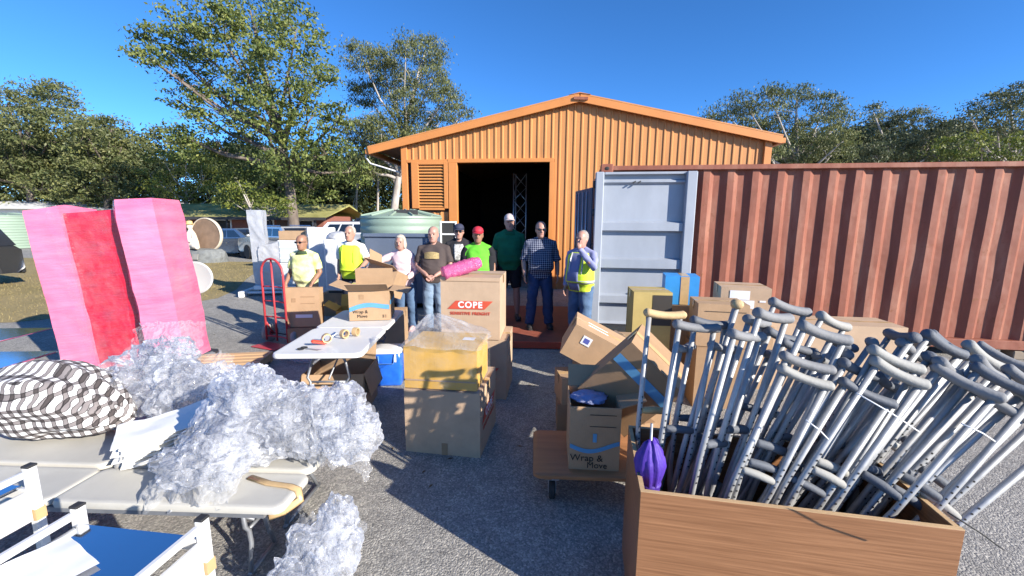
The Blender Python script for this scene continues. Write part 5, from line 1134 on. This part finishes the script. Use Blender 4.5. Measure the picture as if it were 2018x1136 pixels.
# cable ties
def tie(px0, py0, px1, py1, Y, mat, label):
    a, b = VP(px0, py0, Y), VP(px1, py1, Y); m = MB(); mid = a.lerp(b, .5) + Vector((0, -.012, .004)); m.tube([a, mid, b], .0028, 6); tag(m.build('cable_tie', mat, None, True), label, 'cable tie', 'cable ties on the crutches')
tie(1688, 775, 1812, 852, 1.42, M['white'], 'white cable tie across the stacked pale pads crutches'); tie(1588, 828, 1632, 866, 1.40, M['white'], 'short white cable tie on the lowest pale crutch'); tie(1895, 835, 1960, 870, 1.30, M['white'], 'white cable tie on the leaning crutches at the far end'); tie(1868, 1010, 1975, 1082, 1.22, M['black'], 'black cable tie dangling over the bin front corner')
# purple umbrella upside down in the bin corner
UM = thing('umbrella', 'purple folded umbrella standing in the bin corner', 'umbrella', BO + BU * .075 + BV * .20 + Vector((0, 0, .08)), (R(3), R(-2), 0))
pu = pm('purple_nylon', (.065, .025, .30), .6, 0, .2, 12, .3, 40); m = MB(); rg = []
for r, z in ((.012, .05), (.03, .3), (.042, .55), (.046, .62), (.056, .66), (.064, .70), (.058, .74), (.042, .77), (.03, .80), (.012, .815)): rg.append([(r * q_ * math.cos(a), r * q_ * math.sin(a), z + .02 * noise.noise(Vector((math.cos(a) * 2, math.sin(a) * 2, z * 3)))) for a in np.linspace(0, 2 * PI, 48, endpoint=False) for q_ in [1 + (.10 * math.sin(11 * a + z * 5) + .22 * noise.noise(Vector((math.cos(a) * 2.2, math.sin(a) * 2.2, z * 4)))) * (z > .2)]])
m.rings(rg); m.build('canopy', pu, UM, True); MB().tube([(0, 0, 0), (0, 0, .9)], .006, 8).build('shaft', M['cr_alu'], UM, True); MB().lathe([(.05, .60), (.053, .61), (.05, .62)], n=24).build('strap', pu, UM, True)

# leaf litter and scraps of tape on the tarmac
n = 260; x = rng.uniform(-6, 3, n); y = rng.uniform(2.2, 9, n); a = rng.uniform(0, 2 * PI, n); L = rng.uniform(.008, .03, n); w_ = L * .35; dx, dy = np.cos(a), np.sin(a)
v = np.stack([np.stack([x - dx * L, y - dy * L, np.full(n, .004)], 1), np.stack([x + dy * w_, y - dx * w_, np.full(n, .009)], 1), np.stack([x + dx * L, y + dy * L, np.full(n, .005)], 1), np.stack([x - dy * w_, y + dx * w_, np.full(n, .007)], 1)], 1).reshape(-1, 3)
tag(link('litter', np_mesh('litter', v, np.arange(n * 4).reshape(-1, 4), leaf('dry_leaf', (.10, .05, .02), (.22, .13, .06), (.35, .28, .2)))), 'dry leaves and small scraps scattered over the tarmac', 'litter', kind='stuff')
# ---------------------------------------------------------------- people
SK = {'a': pm('skin_fair', (.41, .225, .165), .5, 0, .08, 14, .05, 90), 'b': pm('skin_tanned', (.29, .15, .095), .5, 0, .08, 14, .05, 90), 'c': pm('skin_pink', (.43, .235, .18), .5, 0, .07, 14, .05, 90)}
def cloth(name, col, col2=None, rough=.85): return pm(name, col, rough, 0, .12, 5, .55, 11, spec=.2, col2=col2)
def check_mat(name, base, line, sx=22.0, wd=.22):
    m, nt, b = new_mat(name); v = coords(nt); sp = nt.nodes.new('ShaderNodeSeparateXYZ'); nt.links.new(v, sp.inputs[0]); fs = []
    for ax in (0, 2):
        mu = nt.nodes.new('ShaderNodeMath'); mu.operation = 'MULTIPLY'; mu.inputs[1].default_value = sx; nt.links.new(sp.outputs[ax], mu.inputs[0]); fr = nt.nodes.new('ShaderNodeMath'); fr.operation = 'FRACT'; nt.links.new(mu.outputs[0], fr.inputs[0])
        lt = nt.nodes.new('ShaderNodeMath'); lt.operation = 'LESS_THAN'; lt.inputs[1].default_value = wd; nt.links.new(fr.outputs[0], lt.inputs[0]); fs.append(lt)
    ad = nt.nodes.new('ShaderNodeMath'); ad.operation = 'ADD'; nt.links.new(fs[0].outputs[0], ad.inputs[0]); nt.links.new(fs[1].outputs[0], ad.inputs[1]); hf = nt.nodes.new('ShaderNodeMath'); hf.operation = 'MULTIPLY'; hf.inputs[1].default_value = .5; nt.links.new(ad.outputs[0], hf.inputs[0])
    r = ramp(nt, hf.outputs[0], [(0, base), (.5, sc(tuple((a + c) / 2 for a, c in zip(base, line)), .9)), (1, line)]); nt.links.new(r.outputs[0], b.inputs['Base Color']); b.inputs['Roughness'].default_value = .85
    n = noise_n(nt, v, 11, 4); bump_n(nt, b, n.outputs[0], .5, .02); return m
M['eye'] = pm('eye_dark', (.03, .02, .02), .3); M['lip'] = pm('lip', (.36, .13, .11), .5); M['sunglass'] = pm('sunglass_lens', (.008, .008, .01), .08, spec=.8); M['leather'] = pm('dark_shoe', (.03, .028, .028), .5, 0, .2, 10)
def rumple(me, amp, seed):
    """soft cloth folds"""
    n = len(me.vertices); co = np.zeros(n * 3, np.float32); me.vertices.foreach_get('co', co); co = co.reshape(-1, 3); nr = np.zeros(n * 3, np.float32); me.vertices.foreach_get('normal', nr); nr = nr.reshape(-1, 3)
    sd = Vector((seed[0] * 5, seed[1] * 3, 0)); h = np.array([noise.noise(Vector((c[0] * 9 + c[2] * 3, c[1] * 9, c[2] * 6)) + sd) + .6 * (.5 - abs(noise.noise(Vector((c[0] * 6 + c[2] * 5, c[1] * 6, c[2] * 11)) + sd)) * 2) for c in co.tolist()], np.float32)
    co += nr * (h * amp)[:, None]; me.vertices.foreach_set('co', co.ravel()); me.update(); return me
def sup(hw, hd, z, yo, xo=0.0, n=22, e=2.5):
    out = []
    for i in range(n):
        a = 2 * PI * i / n; c, s_ = math.cos(a), math.sin(a)
        out.append((xo + hw * math.copysign(abs(c) ** (2 / e), c), yo + hd * math.copysign(abs(s_) ** (2 / e), s_), z))
    return out
def person(label, loc, rz, H, skin, shirt, legs, arms=None, bld=1.0, belly=.0, sleeve='short', shorts=False, hair=None, cap=None, glasses=False, lean=(0, 0), head=(0, 0, 0), vest=None, shoes=None, collar=None, gloves=None, feet=None, longhair=False, hairfit=1.0, patches=()):
    k = H / 1.75; arms = arms or {}; lx, ly = lean; mb = MB(); sh = MB(); tr = MB(); P = lambda p: Vector((p[0], p[1], p[2])) * k
    def bend(z): f = max(0.0, (z - .92) / .55); return (lx * f, ly * f)
    prof = [(.84, .150, .108, .005), (.92, .165, .118, .005), (1.0, .160 * bld + belly * .25, .112 + belly * .5, -.006 - belly * .45), (1.1, .155 * bld + belly * .25, .110 + belly * .5, -.01 - belly * .45), (1.2, .165 * bld, .115 + belly * .2, -.008 - belly * .2), (1.31, .178 * bld, .115, 0), (1.385, .178 * bld, .098, .008), (1.43, .120 * bld, .078, .014), (1.465, .062, .060, .012)]
    def torso(m, o, z0, z1, so=None):
        rg = []
        for z, hw, hd, yo in prof:
            if z0 - .001 <= z <= z1 + .001:
                bx_, by_ = bend(z); rg.append([tuple(Vector(q) * k) for q in sup(hw + o, hd + o, z, yo + by_, bx_)])
        m.rings(rg)
    torso(mb, 0, .84, 1.475); torso(sh, .018, .84, 1.475)
    bx_, by_ = bend(1.475)
    mb.tube([P((bx_, by_ + .012, 1.43)), P((bx_ * 1.08, by_ + .005, 1.50)), P((bx_ * 1.12, by_ - .005, 1.57))], [.066 * k, .058 * k, .06 * k], 14)
    # legs
    fx = feet or ((-.105, 0), (.105, 0))
    for i, s_ in enumerate((-1, 1)):
        ax, ay = fx[i]; hip = (s_ * .088, .005, .90); kn = (s_ * .05 + ax * .5, ay * .5 - .02, .49); an = (ax, ay + .025, .085)
        mb.tube([P((s_ * .085, .005, .95)), P(hip), P(tuple(Vector(hip).lerp(Vector(kn), .5))), P(kn), P(tuple(Vector(kn).lerp(Vector(an), .35) + Vector((0, .012, 0)))), P(an), P((an[0], an[1], .04))], [.085 * k, .090 * k, .076 * k, .056 * k, .058 * k, .038 * k, .038 * k], 14)
        mb.tube([P((ax, ay + .06, .04)), P((ax + s_ * .005, ay - .03, .045)), P((ax + s_ * .012, ay - .12, .03)), P((ax + s_ * .014, ay - .17, .025))], [.036 * k, .042 * k, .04 * k, .02 * k], 12, flat=.8)
        lo = Vector(kn) + Vector((0, 0, .05)) if shorts else Vector((an[0], an[1], .07))
        pts = [P((s_ * .082, .005, .96)), P(hip), P(tuple(Vector(hip).lerp(Vector(kn), .55)))]; rd = [.102 * k, .110 * k, .100 * k]
        if shorts: pts += [P(tuple(lo))]; rd += [.088 * k]
        else: pts += [P(kn), P(tuple(Vector(kn).lerp(Vector(an), .5) + Vector((0, .01, 0)))), P(tuple(lo))]; rd += [.087 * k, .083 * k, .076 * k]
        tr.tube(pts, rd, 16)
    rg = []
    for z, hw, hd, yo in ((.82, .10, .10, .005), (.88, .165, .122, .005), (.94, .172, .126, .003), (1.0, .166 * bld + belly * .15, .118 + belly * .35, -.004 - belly * .3)): rg.append([tuple(Vector(q) * k) for q in sup(hw + .006, hd + .006, z, yo)])
    tr.rings(rg)
    # arms and hands
    for s_, nm in ((-1, 'L'), (1, 'R')):
        bx2, by2 = bend(1.40); spt = Vector((s_ * .182 * bld + bx2, .01 + by2, 1.392)); el, wr, hd_, nn = arms.get(nm, ((s_ * .245, .03, 1.13), (s_ * .235, -.05, .885), (0, -.1, -1), (-s_, 0, 0)))
        el, wr = Vector(el), Vector(wr); d = Vector(hd_).normalized(); nv = Vector(nn).normalized(); sd = d.cross(nv).normalized(); nv = sd.cross(d).normalized()
        mb.tube([P(spt - Vector((s_ * .05, 0, -.005))), P(spt), P(spt.lerp(el, .4)), P(el), P(el.lerp(wr, .3)), P(wr)], [.056 * k, .058 * k, .05 * k, .041 * k, .042 * k, .028 * k], 14)
        mb.tube([P(wr - d * .02), P(wr + d * .015), P(wr + d * .05), P(wr + d * .088)], [.026 * k, .030 * k, .040 * k, .036 * k], 12, flat=.55) if abs(d.z) < .9 else mb.rings([[P(wr + d * t_ + sd * (w_ * math.cos(a)) + nv * (.016 * math.sin(a))) for a in np.linspace(0, 2 * PI, 12, endpoint=False)] for t_, w_ in ((-.02, .024), (.015, .030), (.05, .040), (.09, .037))])
        for q in range(4):
            b0 = wr + d * .082 + sd * (-.030 + .0205 * q); ln = (.062, .075, .078, .066)[q]; f1 = b0 + d * ln * .5 + nv * .008; f2 = f1 + (d * .7 + nv * .7).normalized() * ln * .5
            mb.tube([P(b0 - d * .02), P(b0), P(f1), P(f2)], [.0088 * k, .0090 * k, .0086 * k, .0072 * k], 8)
        th = wr + d * .025 + sd * .028 * (1 if s_ > 0 else 1); mb.tube([P(th), P(th + d * .03 + sd * .022), P(th + d * .062 + sd * .024 + nv * .014)], [.0125 * k, .0105 * k, .0085 * k], 8)
        bx3, by3 = bend(1.40); fin = {'short': .82, 'half': 1.0}.get(sleeve)
        pts = [P(spt - Vector((s_ * .07, 0, -.0))), P(spt + Vector((0, 0, .004))), P(spt.lerp(el, .4))]; rd = [.060 * k, .068 * k, .068 * k]
        if fin: pts += [P(spt.lerp(el, fin))]; rd += [.066 * k]
        else: pts += [P(el), P(el.lerp(wr, .5)), P(el.lerp(wr, .96))]; rd += [.056 * k, .05 * k, .040 * k]
        sh.tube(pts, rd, 14)
        tp = [P((bx3 + s_ * .03, by3 + .014, 1.468)), P((bx3 + s_ * .105, by3 + .014, 1.432)), P(spt)]; mb.tube(tp, [.045 * k, .045 * k, .05 * k], 10); sh.tube(tp, [.058 * k, .058 * k, .062 * k], 12)
        if gloves:
            g_ = MB(); g_.ell(P(wr + d * .07), (.05 * k, .045 * k, .065 * k)); arms.setdefault('_g', []).append(g_)
    # head
    hc = Vector((bx_ * 1.15, by_ - .012, 1.622)); hs = 1.11; hm = Euler((R(head[0]), R(head[1]), R(head[2]))).to_matrix()
    def HP(p): return (hc + hm @ Vector(p) * hs) * k
    prof_h = [(-.115, .026, .028, -.048), (-.105, .042, .050, -.036), (-.08, .056, .072, -.018), (-.045, .065, .086, -.006), (.0, .071, .093, .0), (.04, .073, .096, .004), (.075, .066, .088, .008), (.10, .048, .066, .010), (.115, .02, .03, .010)]
    mb.rings([[HP(q) for q in sup(hw, hd, z, yo, 0, 20, 2.15)] for z, hw, hd, yo in prof_h])
    mb.tube([HP((0, -.085, .012)), HP((0, -.104, -.012)), HP((0, -.112, -.03)), HP((0, -.098, -.038))], [.008 * k, .0115 * k, .0145 * k, .009 * k], 10)
    for s_ in (-1, 1): mb.ell(HP((s_ * .074, .008, -.01)), (.010 * k, .017 * k, .03 * k), 10, 6); mb.ell(HP((s_ * .03, -.086, .022)), (.02 * k, .01 * k, .007 * k), 8, 6)
    body = link('person', remeshed(mb, 'person', SK[skin], .0085, 2, .5)); tag(body, label, 'person', 'people posing behind the boxes'); body.location = loc; body.rotation_euler = (0, 0, rz)
    link('shirt', rumple(remeshed(sh, 'shirt', shirt, .013, 4), .011, loc), body); link('shorts' if shorts else 'trousers', rumple(remeshed(tr, 'trousers', legs, .013, 4), .013, loc), body)
    for i, s_ in enumerate((-1, 1)):
        ax, ay = fx[i]; m = MB(); m.tube([P((ax, ay + .075, .045)), P((ax, ay + .03, .055)), P((ax + s_ * .006, ay - .05, .05)), P((ax + s_ * .012, ay - .14, .038)), P((ax + s_ * .014, ay - .19, .03))], [.036 * k, .047 * k, .05 * k, .047 * k, .022 * k], 12, flat=.85); m.box(P((ax + s_ * .006, ay - .05, .008)), (.088 * k, .27 * k, .016 * k), bev=.006); m.build('shoe', shoes or M['leather'], body, 'auto')
    for s_ in (-1, 1):
        if not glasses:
            m = MB(); m.ell(HP((s_ * .031, -.091, .004)), (.0125 * k, .006 * k, .0065 * k), 8, 6); m.build('eye', M['eye'], body, True)
            m = MB(); m.ell(HP((s_ * .032, -.0935, .026)), (.019 * k, .006 * k, .0045 * k), 8, 6); m.build('eyebrow', hair or M['eye'], body, True)
    m = MB(); m.ell(HP((0, -.0885, -.062)), (.025 * k, .008 * k, .006 * k), 10, 6); m.build('mouth', M['lip'], body, True)
    if glasses:
        m = MB()
        for s_ in (-1, 1): m.ell(HP((s_ * .034, -.099, .005)), (.030 * k, .007 * k, .018 * k), 12, 8); m.tube([HP((s_ * .06, -.096, .012)), HP((s_ * .078, -.03, .012)), HP((s_ * .078, .01, .005))], .003 * k, 6)
        m.tube([HP((-.01, -.103, .01)), HP((.01, -.103, .01))], .003 * k, 6); m.build('sunglasses', M['sunglass'], body, True)
    if hair:
        m = MB(); m.ell(HP((0, .024, .034)), (.088 * k * hairfit, .102 * k * hairfit, .102 * k * hairfit), 20, 12); 
        if longhair:
            for s_ in (-1, 1): m.ell(HP((s_ * .07, .015, -.03)), (.03 * k, .06 * k, .085 * k), 12, 8)
            m.ell(HP((0, .055, -.03)), (.078 * k, .055 * k, .09 * k), 14, 8); m.ell(HP((0, -.03, .09)), (.07 * k, .06 * k, .035 * k), 12, 8)
        me = remeshed(m, 'hair', hair, .008, 1, .4)
        co = np.zeros(len(me.vertices) * 3, np.float32); me.vertices.foreach_get('co', co); co = co.reshape(-1, 3)
        co += np.array([[noise.noise(Vector(c) * 60) * .004 for _ in range(1)] * 3 for c in co], np.float32); me.vertices.foreach_set('co', co.ravel()); link('hair', me, body)
    if cap:
        m = MB(); m.rings([[HP(q) for q in sup(hw, hd, z, yo, 0, 24, 2.1)] for z, hw, hd, yo in ((.042, .083, .106, .004), (.07, .082, .104, .006), (.1, .07, .09, .008), (.122, .045, .06, .01), (.132, .012, .016, .01))]); ring1 = []; 
        c_ = m.build('cap', cap, body, True)
        b_ = MB(); n = 14; up = []; dn = []
        for i in range(n + 1):
            a = PI + PI * i / n; up.append(HP((.079 * math.cos(a), .0 + .10 * math.sin(a), .047))); dn.append(HP((.078 * math.cos(a), .0 + .175 * math.sin(a), .034 - .0)))
        vs = up + dn + [v - Vector((0, 0, .006)) for v in up + dn]; q = 2 * (n + 1); fs = []
        for i in range(n): fs += [(i, i + 1, n + 2 + i, n + 1 + i), (q + i, q + n + 1 + i, q + n + 2 + i, q + i + 1), (n + 1 + i, n + 2 + i, q + n + 2 + i, q + n + 1 + i)]
        b_.add(vs, fs); b_.build('brim', cap, c_, 'auto')
    if collar:
        m = MB(); m.rings([[tuple(Vector(q) * k) for q in sup(hw, hd, z, yo + by_, bx_)] for z, hw, hd, yo in ((1.425, .118, .100, .004), (1.455, .098, .092, .002), (1.482, .080, .078, .008))], False); o = m.build('collar', collar, body, True); md = o.modifiers.new('t', 'SOLIDIFY'); md.thickness = .008
    if vest:
        col, strip = vest; m = MB(); torso(m, .032, .84, 1.435); me = remeshed(m, 'vest', col, .013, 3); v_ = link('vest', me, body)
        def band(z0, z1, o=.037):
            b2 = MB(); rg = []
            for z in (z0, z1):
                i = max(j for j in range(len(prof)) if prof[j][0] <= z); a, b3 = prof[i], prof[min(i + 1, len(prof) - 1)]; f = (z - a[0]) / max(.001, b3[0] - a[0]); hw, hd, yo = (a[q] + (b3[q] - a[q]) * f for q in (1, 2, 3)); b0, b1 = bend(z); rg.append([tuple(Vector(q) * k) for q in sup(hw + o, hd + o, z, yo + b1, b0)])
            b2.rings(rg, False); o_ = b2.build('reflective_strip', strip, v_, True); md = o_.modifiers.new('t', 'SOLIDIFY'); md.thickness = .003
        band(.97, 1.02)
        for s_ in (-1, 1): 
            b2 = MB(); b2.tube([P((s_ * .105, -.118 - belly * .4, 1.0)), P((s_ * .105 + bend(1.2)[0], -.158 - belly * .4, 1.15)), P((s_ * .105 + bend(1.3)[0], -.152, 1.30)), P((s_ * .10 + bend(1.4)[0], -.10, 1.425))], .024 * k, 8, flat=.35); b2.build('reflective_strip', strip, v_, True)
    def patch(z0, z1, a0, a1, o, mat, nm):
        m_ = MB(); rows = []; zs = np.linspace(z0, z1, 8)
        for z in zs:
            i = max(j for j in range(len(prof)) if prof[j][0] <= z + 1e-6); a, b3 = prof[i], prof[min(i + 1, len(prof) - 1)]; f = (z - a[0]) / max(.001, b3[0] - a[0]); hw, hd, yo = (a[q] + (b3[q] - a[q]) * f for q in (1, 2, 3)); b0, b1 = bend(z)
            for ang in np.linspace(R(a0), R(a1), 7):
                c, s2 = math.cos(ang), math.sin(ang); m_.v.append(tuple(Vector((b0 + (hw + o) * math.copysign(abs(c) ** .8, c), yo + b1 + (hd + o) * math.copysign(abs(s2) ** .8, s2), z)) * k))
        for j in range(7):
            for i in range(6): m_.f.append((j * 7 + i, j * 7 + i + 1, (j + 1) * 7 + i + 1, (j + 1) * 7 + i)); m_.m.append(0)
        o_ = m_.build(nm, mat, body, True); md = o_.modifiers.new('t', 'SOLIDIFY'); md.thickness = .006; return o_
    for pt in patches: patch(*pt)
    for g_ in arms.get('_g', []): g_.build('glove', gloves, body, True)
    return body
HV = pm('hi_vis_yellow', (.62, .80, .04), .7, 0, .06, 6, .4, 11); HVW = pm('pale_hi_vis', (.72, .80, .18), .75, 0, .08, 6, .4, 11, col2=(.86, .88, .55)); STR = pm('reflective_tape', (.45, .45, .46), .35, .2, .05, 20); GREYH = pm('grey_hair', (.27, .25, .235), .7, 0, .2, 60, .5, 120); WHITEH = pm('white_hair', (.43, .39, .33), .7, 0, .15, 60, .5, 120); DARKH = pm('dark_grey_hair', (.10, .09, .085), .7, 0, .2, 60, .5, 120)
JEAN = cloth('blue_denim', (.065, .115, .21), (.11, .18, .30)); JEAND = cloth('dark_denim', (.035, .06, .14)); PALEJ = cloth('pale_denim', (.14, .21, .31), (.23, .31, .42)); BLK = cloth('black_cloth', (.02, .02, .024)); NAVY = cloth('navy_cloth', (.022, .028, .05))
D_ = (0, -.25, -1)
p1 = person('man in sunglasses and pale yellow hi-vis polo holding a carton', (-3.30, 6.62, 0), R(-8), 1.63, 'b', HVW, BLK, {'L': ((-.27, -.02, 1.12), (-.24, -.22, .93), (.2, -.5, -.7), (.7, -.3, 0)), 'R': ((.27, -.02, 1.12), (.24, -.22, .95), (-.2, -.5, -.7), (-.7, -.3, 0))}, 1.08, .05, glasses=True, hair=DARKH, hairfit=.93, collar=cloth('green_collar', (.05, .08, .04)), lean=(0, -.04))
p2 = person('white haired man in hi-vis vest over white shirt', (-2.83, 7.35, 0), R(-4), 1.76, 'a', cloth('white_shirt', (.76, .76, .74)), NAVY, {'L': ((-.24, .02, 1.13), (-.22, -.08, .88), (0, -.2, -1), (1, 0, 0)), 'R': ((.29, -.04, 1.16), (.26, -.26, 1.05), (.1, -1, -.2), (-1, 0, 0))}, 1.0, .03, hair=WHITEH, vest=(HV, HV), lean=(0, -.03), collar=cloth('white_collar', (.72, .72, .7)))
p3 = person('woman in pale pink top reaching over cartons, white hair and gloves', (-1.80, 7.0, 0), R(-6), 1.62, 'c', cloth('pale_pink_top', (.70, .50, .52), (.78, .60, .60)), JEAN, {'L': ((-.40, -.10, 1.30), (-.62, -.26, 1.16), (-.8, -.4, -.3), (0, 0, -1)), 'R': ((.24, -.06, 1.12), (.12, -.28, 1.0), (-.4, -.9, -.1), (-1, 0, 0))}, .92, .02, 'long', hair=WHITEH, longhair=True, hairfit=1.07, lean=(-.05, -.06), head=(0, 0, 6), shoes=pm('pink_shoe', (.7, .45, .42), .6), gloves=pm('white_glove', (.7, .7, .62), .7))
TEE = cloth('charcoal_tee', (.075, .058, .055))
p4 = person('bald man in charcoal tee with gold print, hands clasped', (-1.29, 6.85, 0), R(-3), 1.77, 'c', TEE, PALEJ, {'L': ((-.275, -.02, 1.12), (-.06, -.23, .98), (.8, -.3, -.5), (.3, -1, .3)), 'R': ((.275, -.02, 1.12), (.06, -.22, .975), (-.8, -.3, -.5), (-.3, -1, .3))}, 1.12, .06, hair=GREYH, hairfit=.95)
def chest_print(body, mesh_fn, z, k, nm='shirt_print', y=-.155): 
    o = mesh_fn(); o.parent = body; o.location = (0, y * k, z * k); return o
gold = pm('gold_print', (.36, .27, .12), .8, 0, .3, 40)
def gp(y0=.0):
    m = MB(); n = 10; pts = []
    for j in range(5):
        for i in range(n + 1):
            u = i / n * 2 - 1; v = j / 4 * 2 - 1; sc_ = 1 - .22 * abs(u) ** 3; pts.append((u * .12, .036 * u * u, v * .056 * sc_ + .012 * (1 - u * u)))
    m.add(pts, [(j * (n + 1) + i, j * (n + 1) + i + 1, (j + 1) * (n + 1) + i + 1, (j + 1) * (n + 1) + i) for j in range(4) for i in range(n)]); return m.build('shirt_print', gold, None, True)
chest_print(p4, gp, 1.29, 1.01, y=-.178)
p5 = person('man in dark cap and dark jacket over white printed tee', (-.98, 7.7, 0), R(3), 1.80, 'c', cloth('black_jacket', (.025, .025, .03)), NAVY, {}, 1.0, .0, 'long', cap=pm('navy_cap', (.03, .035, .07), .8), glasses=True, hair=GREYH, patches=[(1.12, 1.41, 250, 290, .026, pm('white_print_tee', (.03, .03, .035), .8, 0, .1, 26, col2=(.9, .9, .88)), 'shirt_front')])
GRN = cloth('lime_green_shirt', (.11, .48, .035), (.16, .60, .05))
p6 = person('man in red cap and bright green shirt with black sides', (-.57, 6.95, 0), R(2), 1.76, 'b', GRN, BLK, {'L': ((-.25, .03, 1.12), (-.25, -.06, .9), (0, -.2, -1), (1, 0, 0)), 'R': ((.25, .03, 1.12), (.25, -.06, .9), (0, -.2, -1), (-1, 0, 0))}, 1.0, .05, cap=pm('red_cap', (.50, .02, .04), .7), hair=WHITEH)
for s_ in (-1, 1):
    m = MB(); m.tube([(s_ * .185, -.02, .9), (s_ * .19, -.03, 1.1), (s_ * .198, -.02, 1.3)], .045, 12, flat=1.8); link('shirt_side_panel', remeshed(m, 'shirt_side_panel', BLK, .014, 2), p6)
    m = MB(); m.tube([(s_ * .17, .01, 1.42), (s_ * .215, .02, 1.34), (s_ * .243, .025, 1.17)], [.077, .076, .07], 14); link('sleeve', remeshed(m, 'sleeve', BLK, .013, 2), p6)
p7 = person('tall man in dark green polo and black shorts, shaded face', (-.05, 7.45, .10), R(4), 1.88, 'c', cloth('bottle_green_polo', (.012, .12, .06), (.018, .17, .08)), BLK, {}, 1.06, .05, shorts=True, hair=GREYH, cap=pm('white_cap', (.55, .45, .42), .8), collar=cloth('green_collar2', (.012, .11, .055)), feet=((-.14, 0), (.14, -.02)))
p8 = person('man in navy and white checked shirt with sunglasses and dark jeans', (.46, 6.80, .10), R(5), 1.76, 'c', check_mat('navy_check', (.012, .018, .055), (.42, .45, .55), 30.0, .22), JEAND, {'L': ((-.27, .03, 1.12), (-.26, -.06, .9), (0, -.2, -1), (1, 0, 0)), 'R': ((.28, .03, 1.12), (.28, -.06, .9), (0, -.2, -1), (-1, 0, 0))}, 1.1, .07, 'half', glasses=True, hair=DARKH, feet=((-.16, 0), (.16, 0)))
p9 = person('man in lavender shirt and hi-vis vest with hand over his face', (1.04, 6.22, 0), R(-38), 1.73, 'c', cloth('lavender_shirt', (.22, .24, .42), (.32, .33, .52)), JEAN, {'R': ((.29, -.16, 1.22), (.085, -.23, 1.50), (-.35, .35, .85), (.2, 1, 0)), 'L': ((-.25, .03, 1.12), (-.2, -.12, .9), (0, -.3, -1), (1, 0, 0))}, 1.05, .07, 'long', hair=GREYH, vest=(HV, STR), patches=[(.86, 1.42, 238, 282, .04, cloth('lavender_front', (.17, .19, .34)), 'shirt_front')])
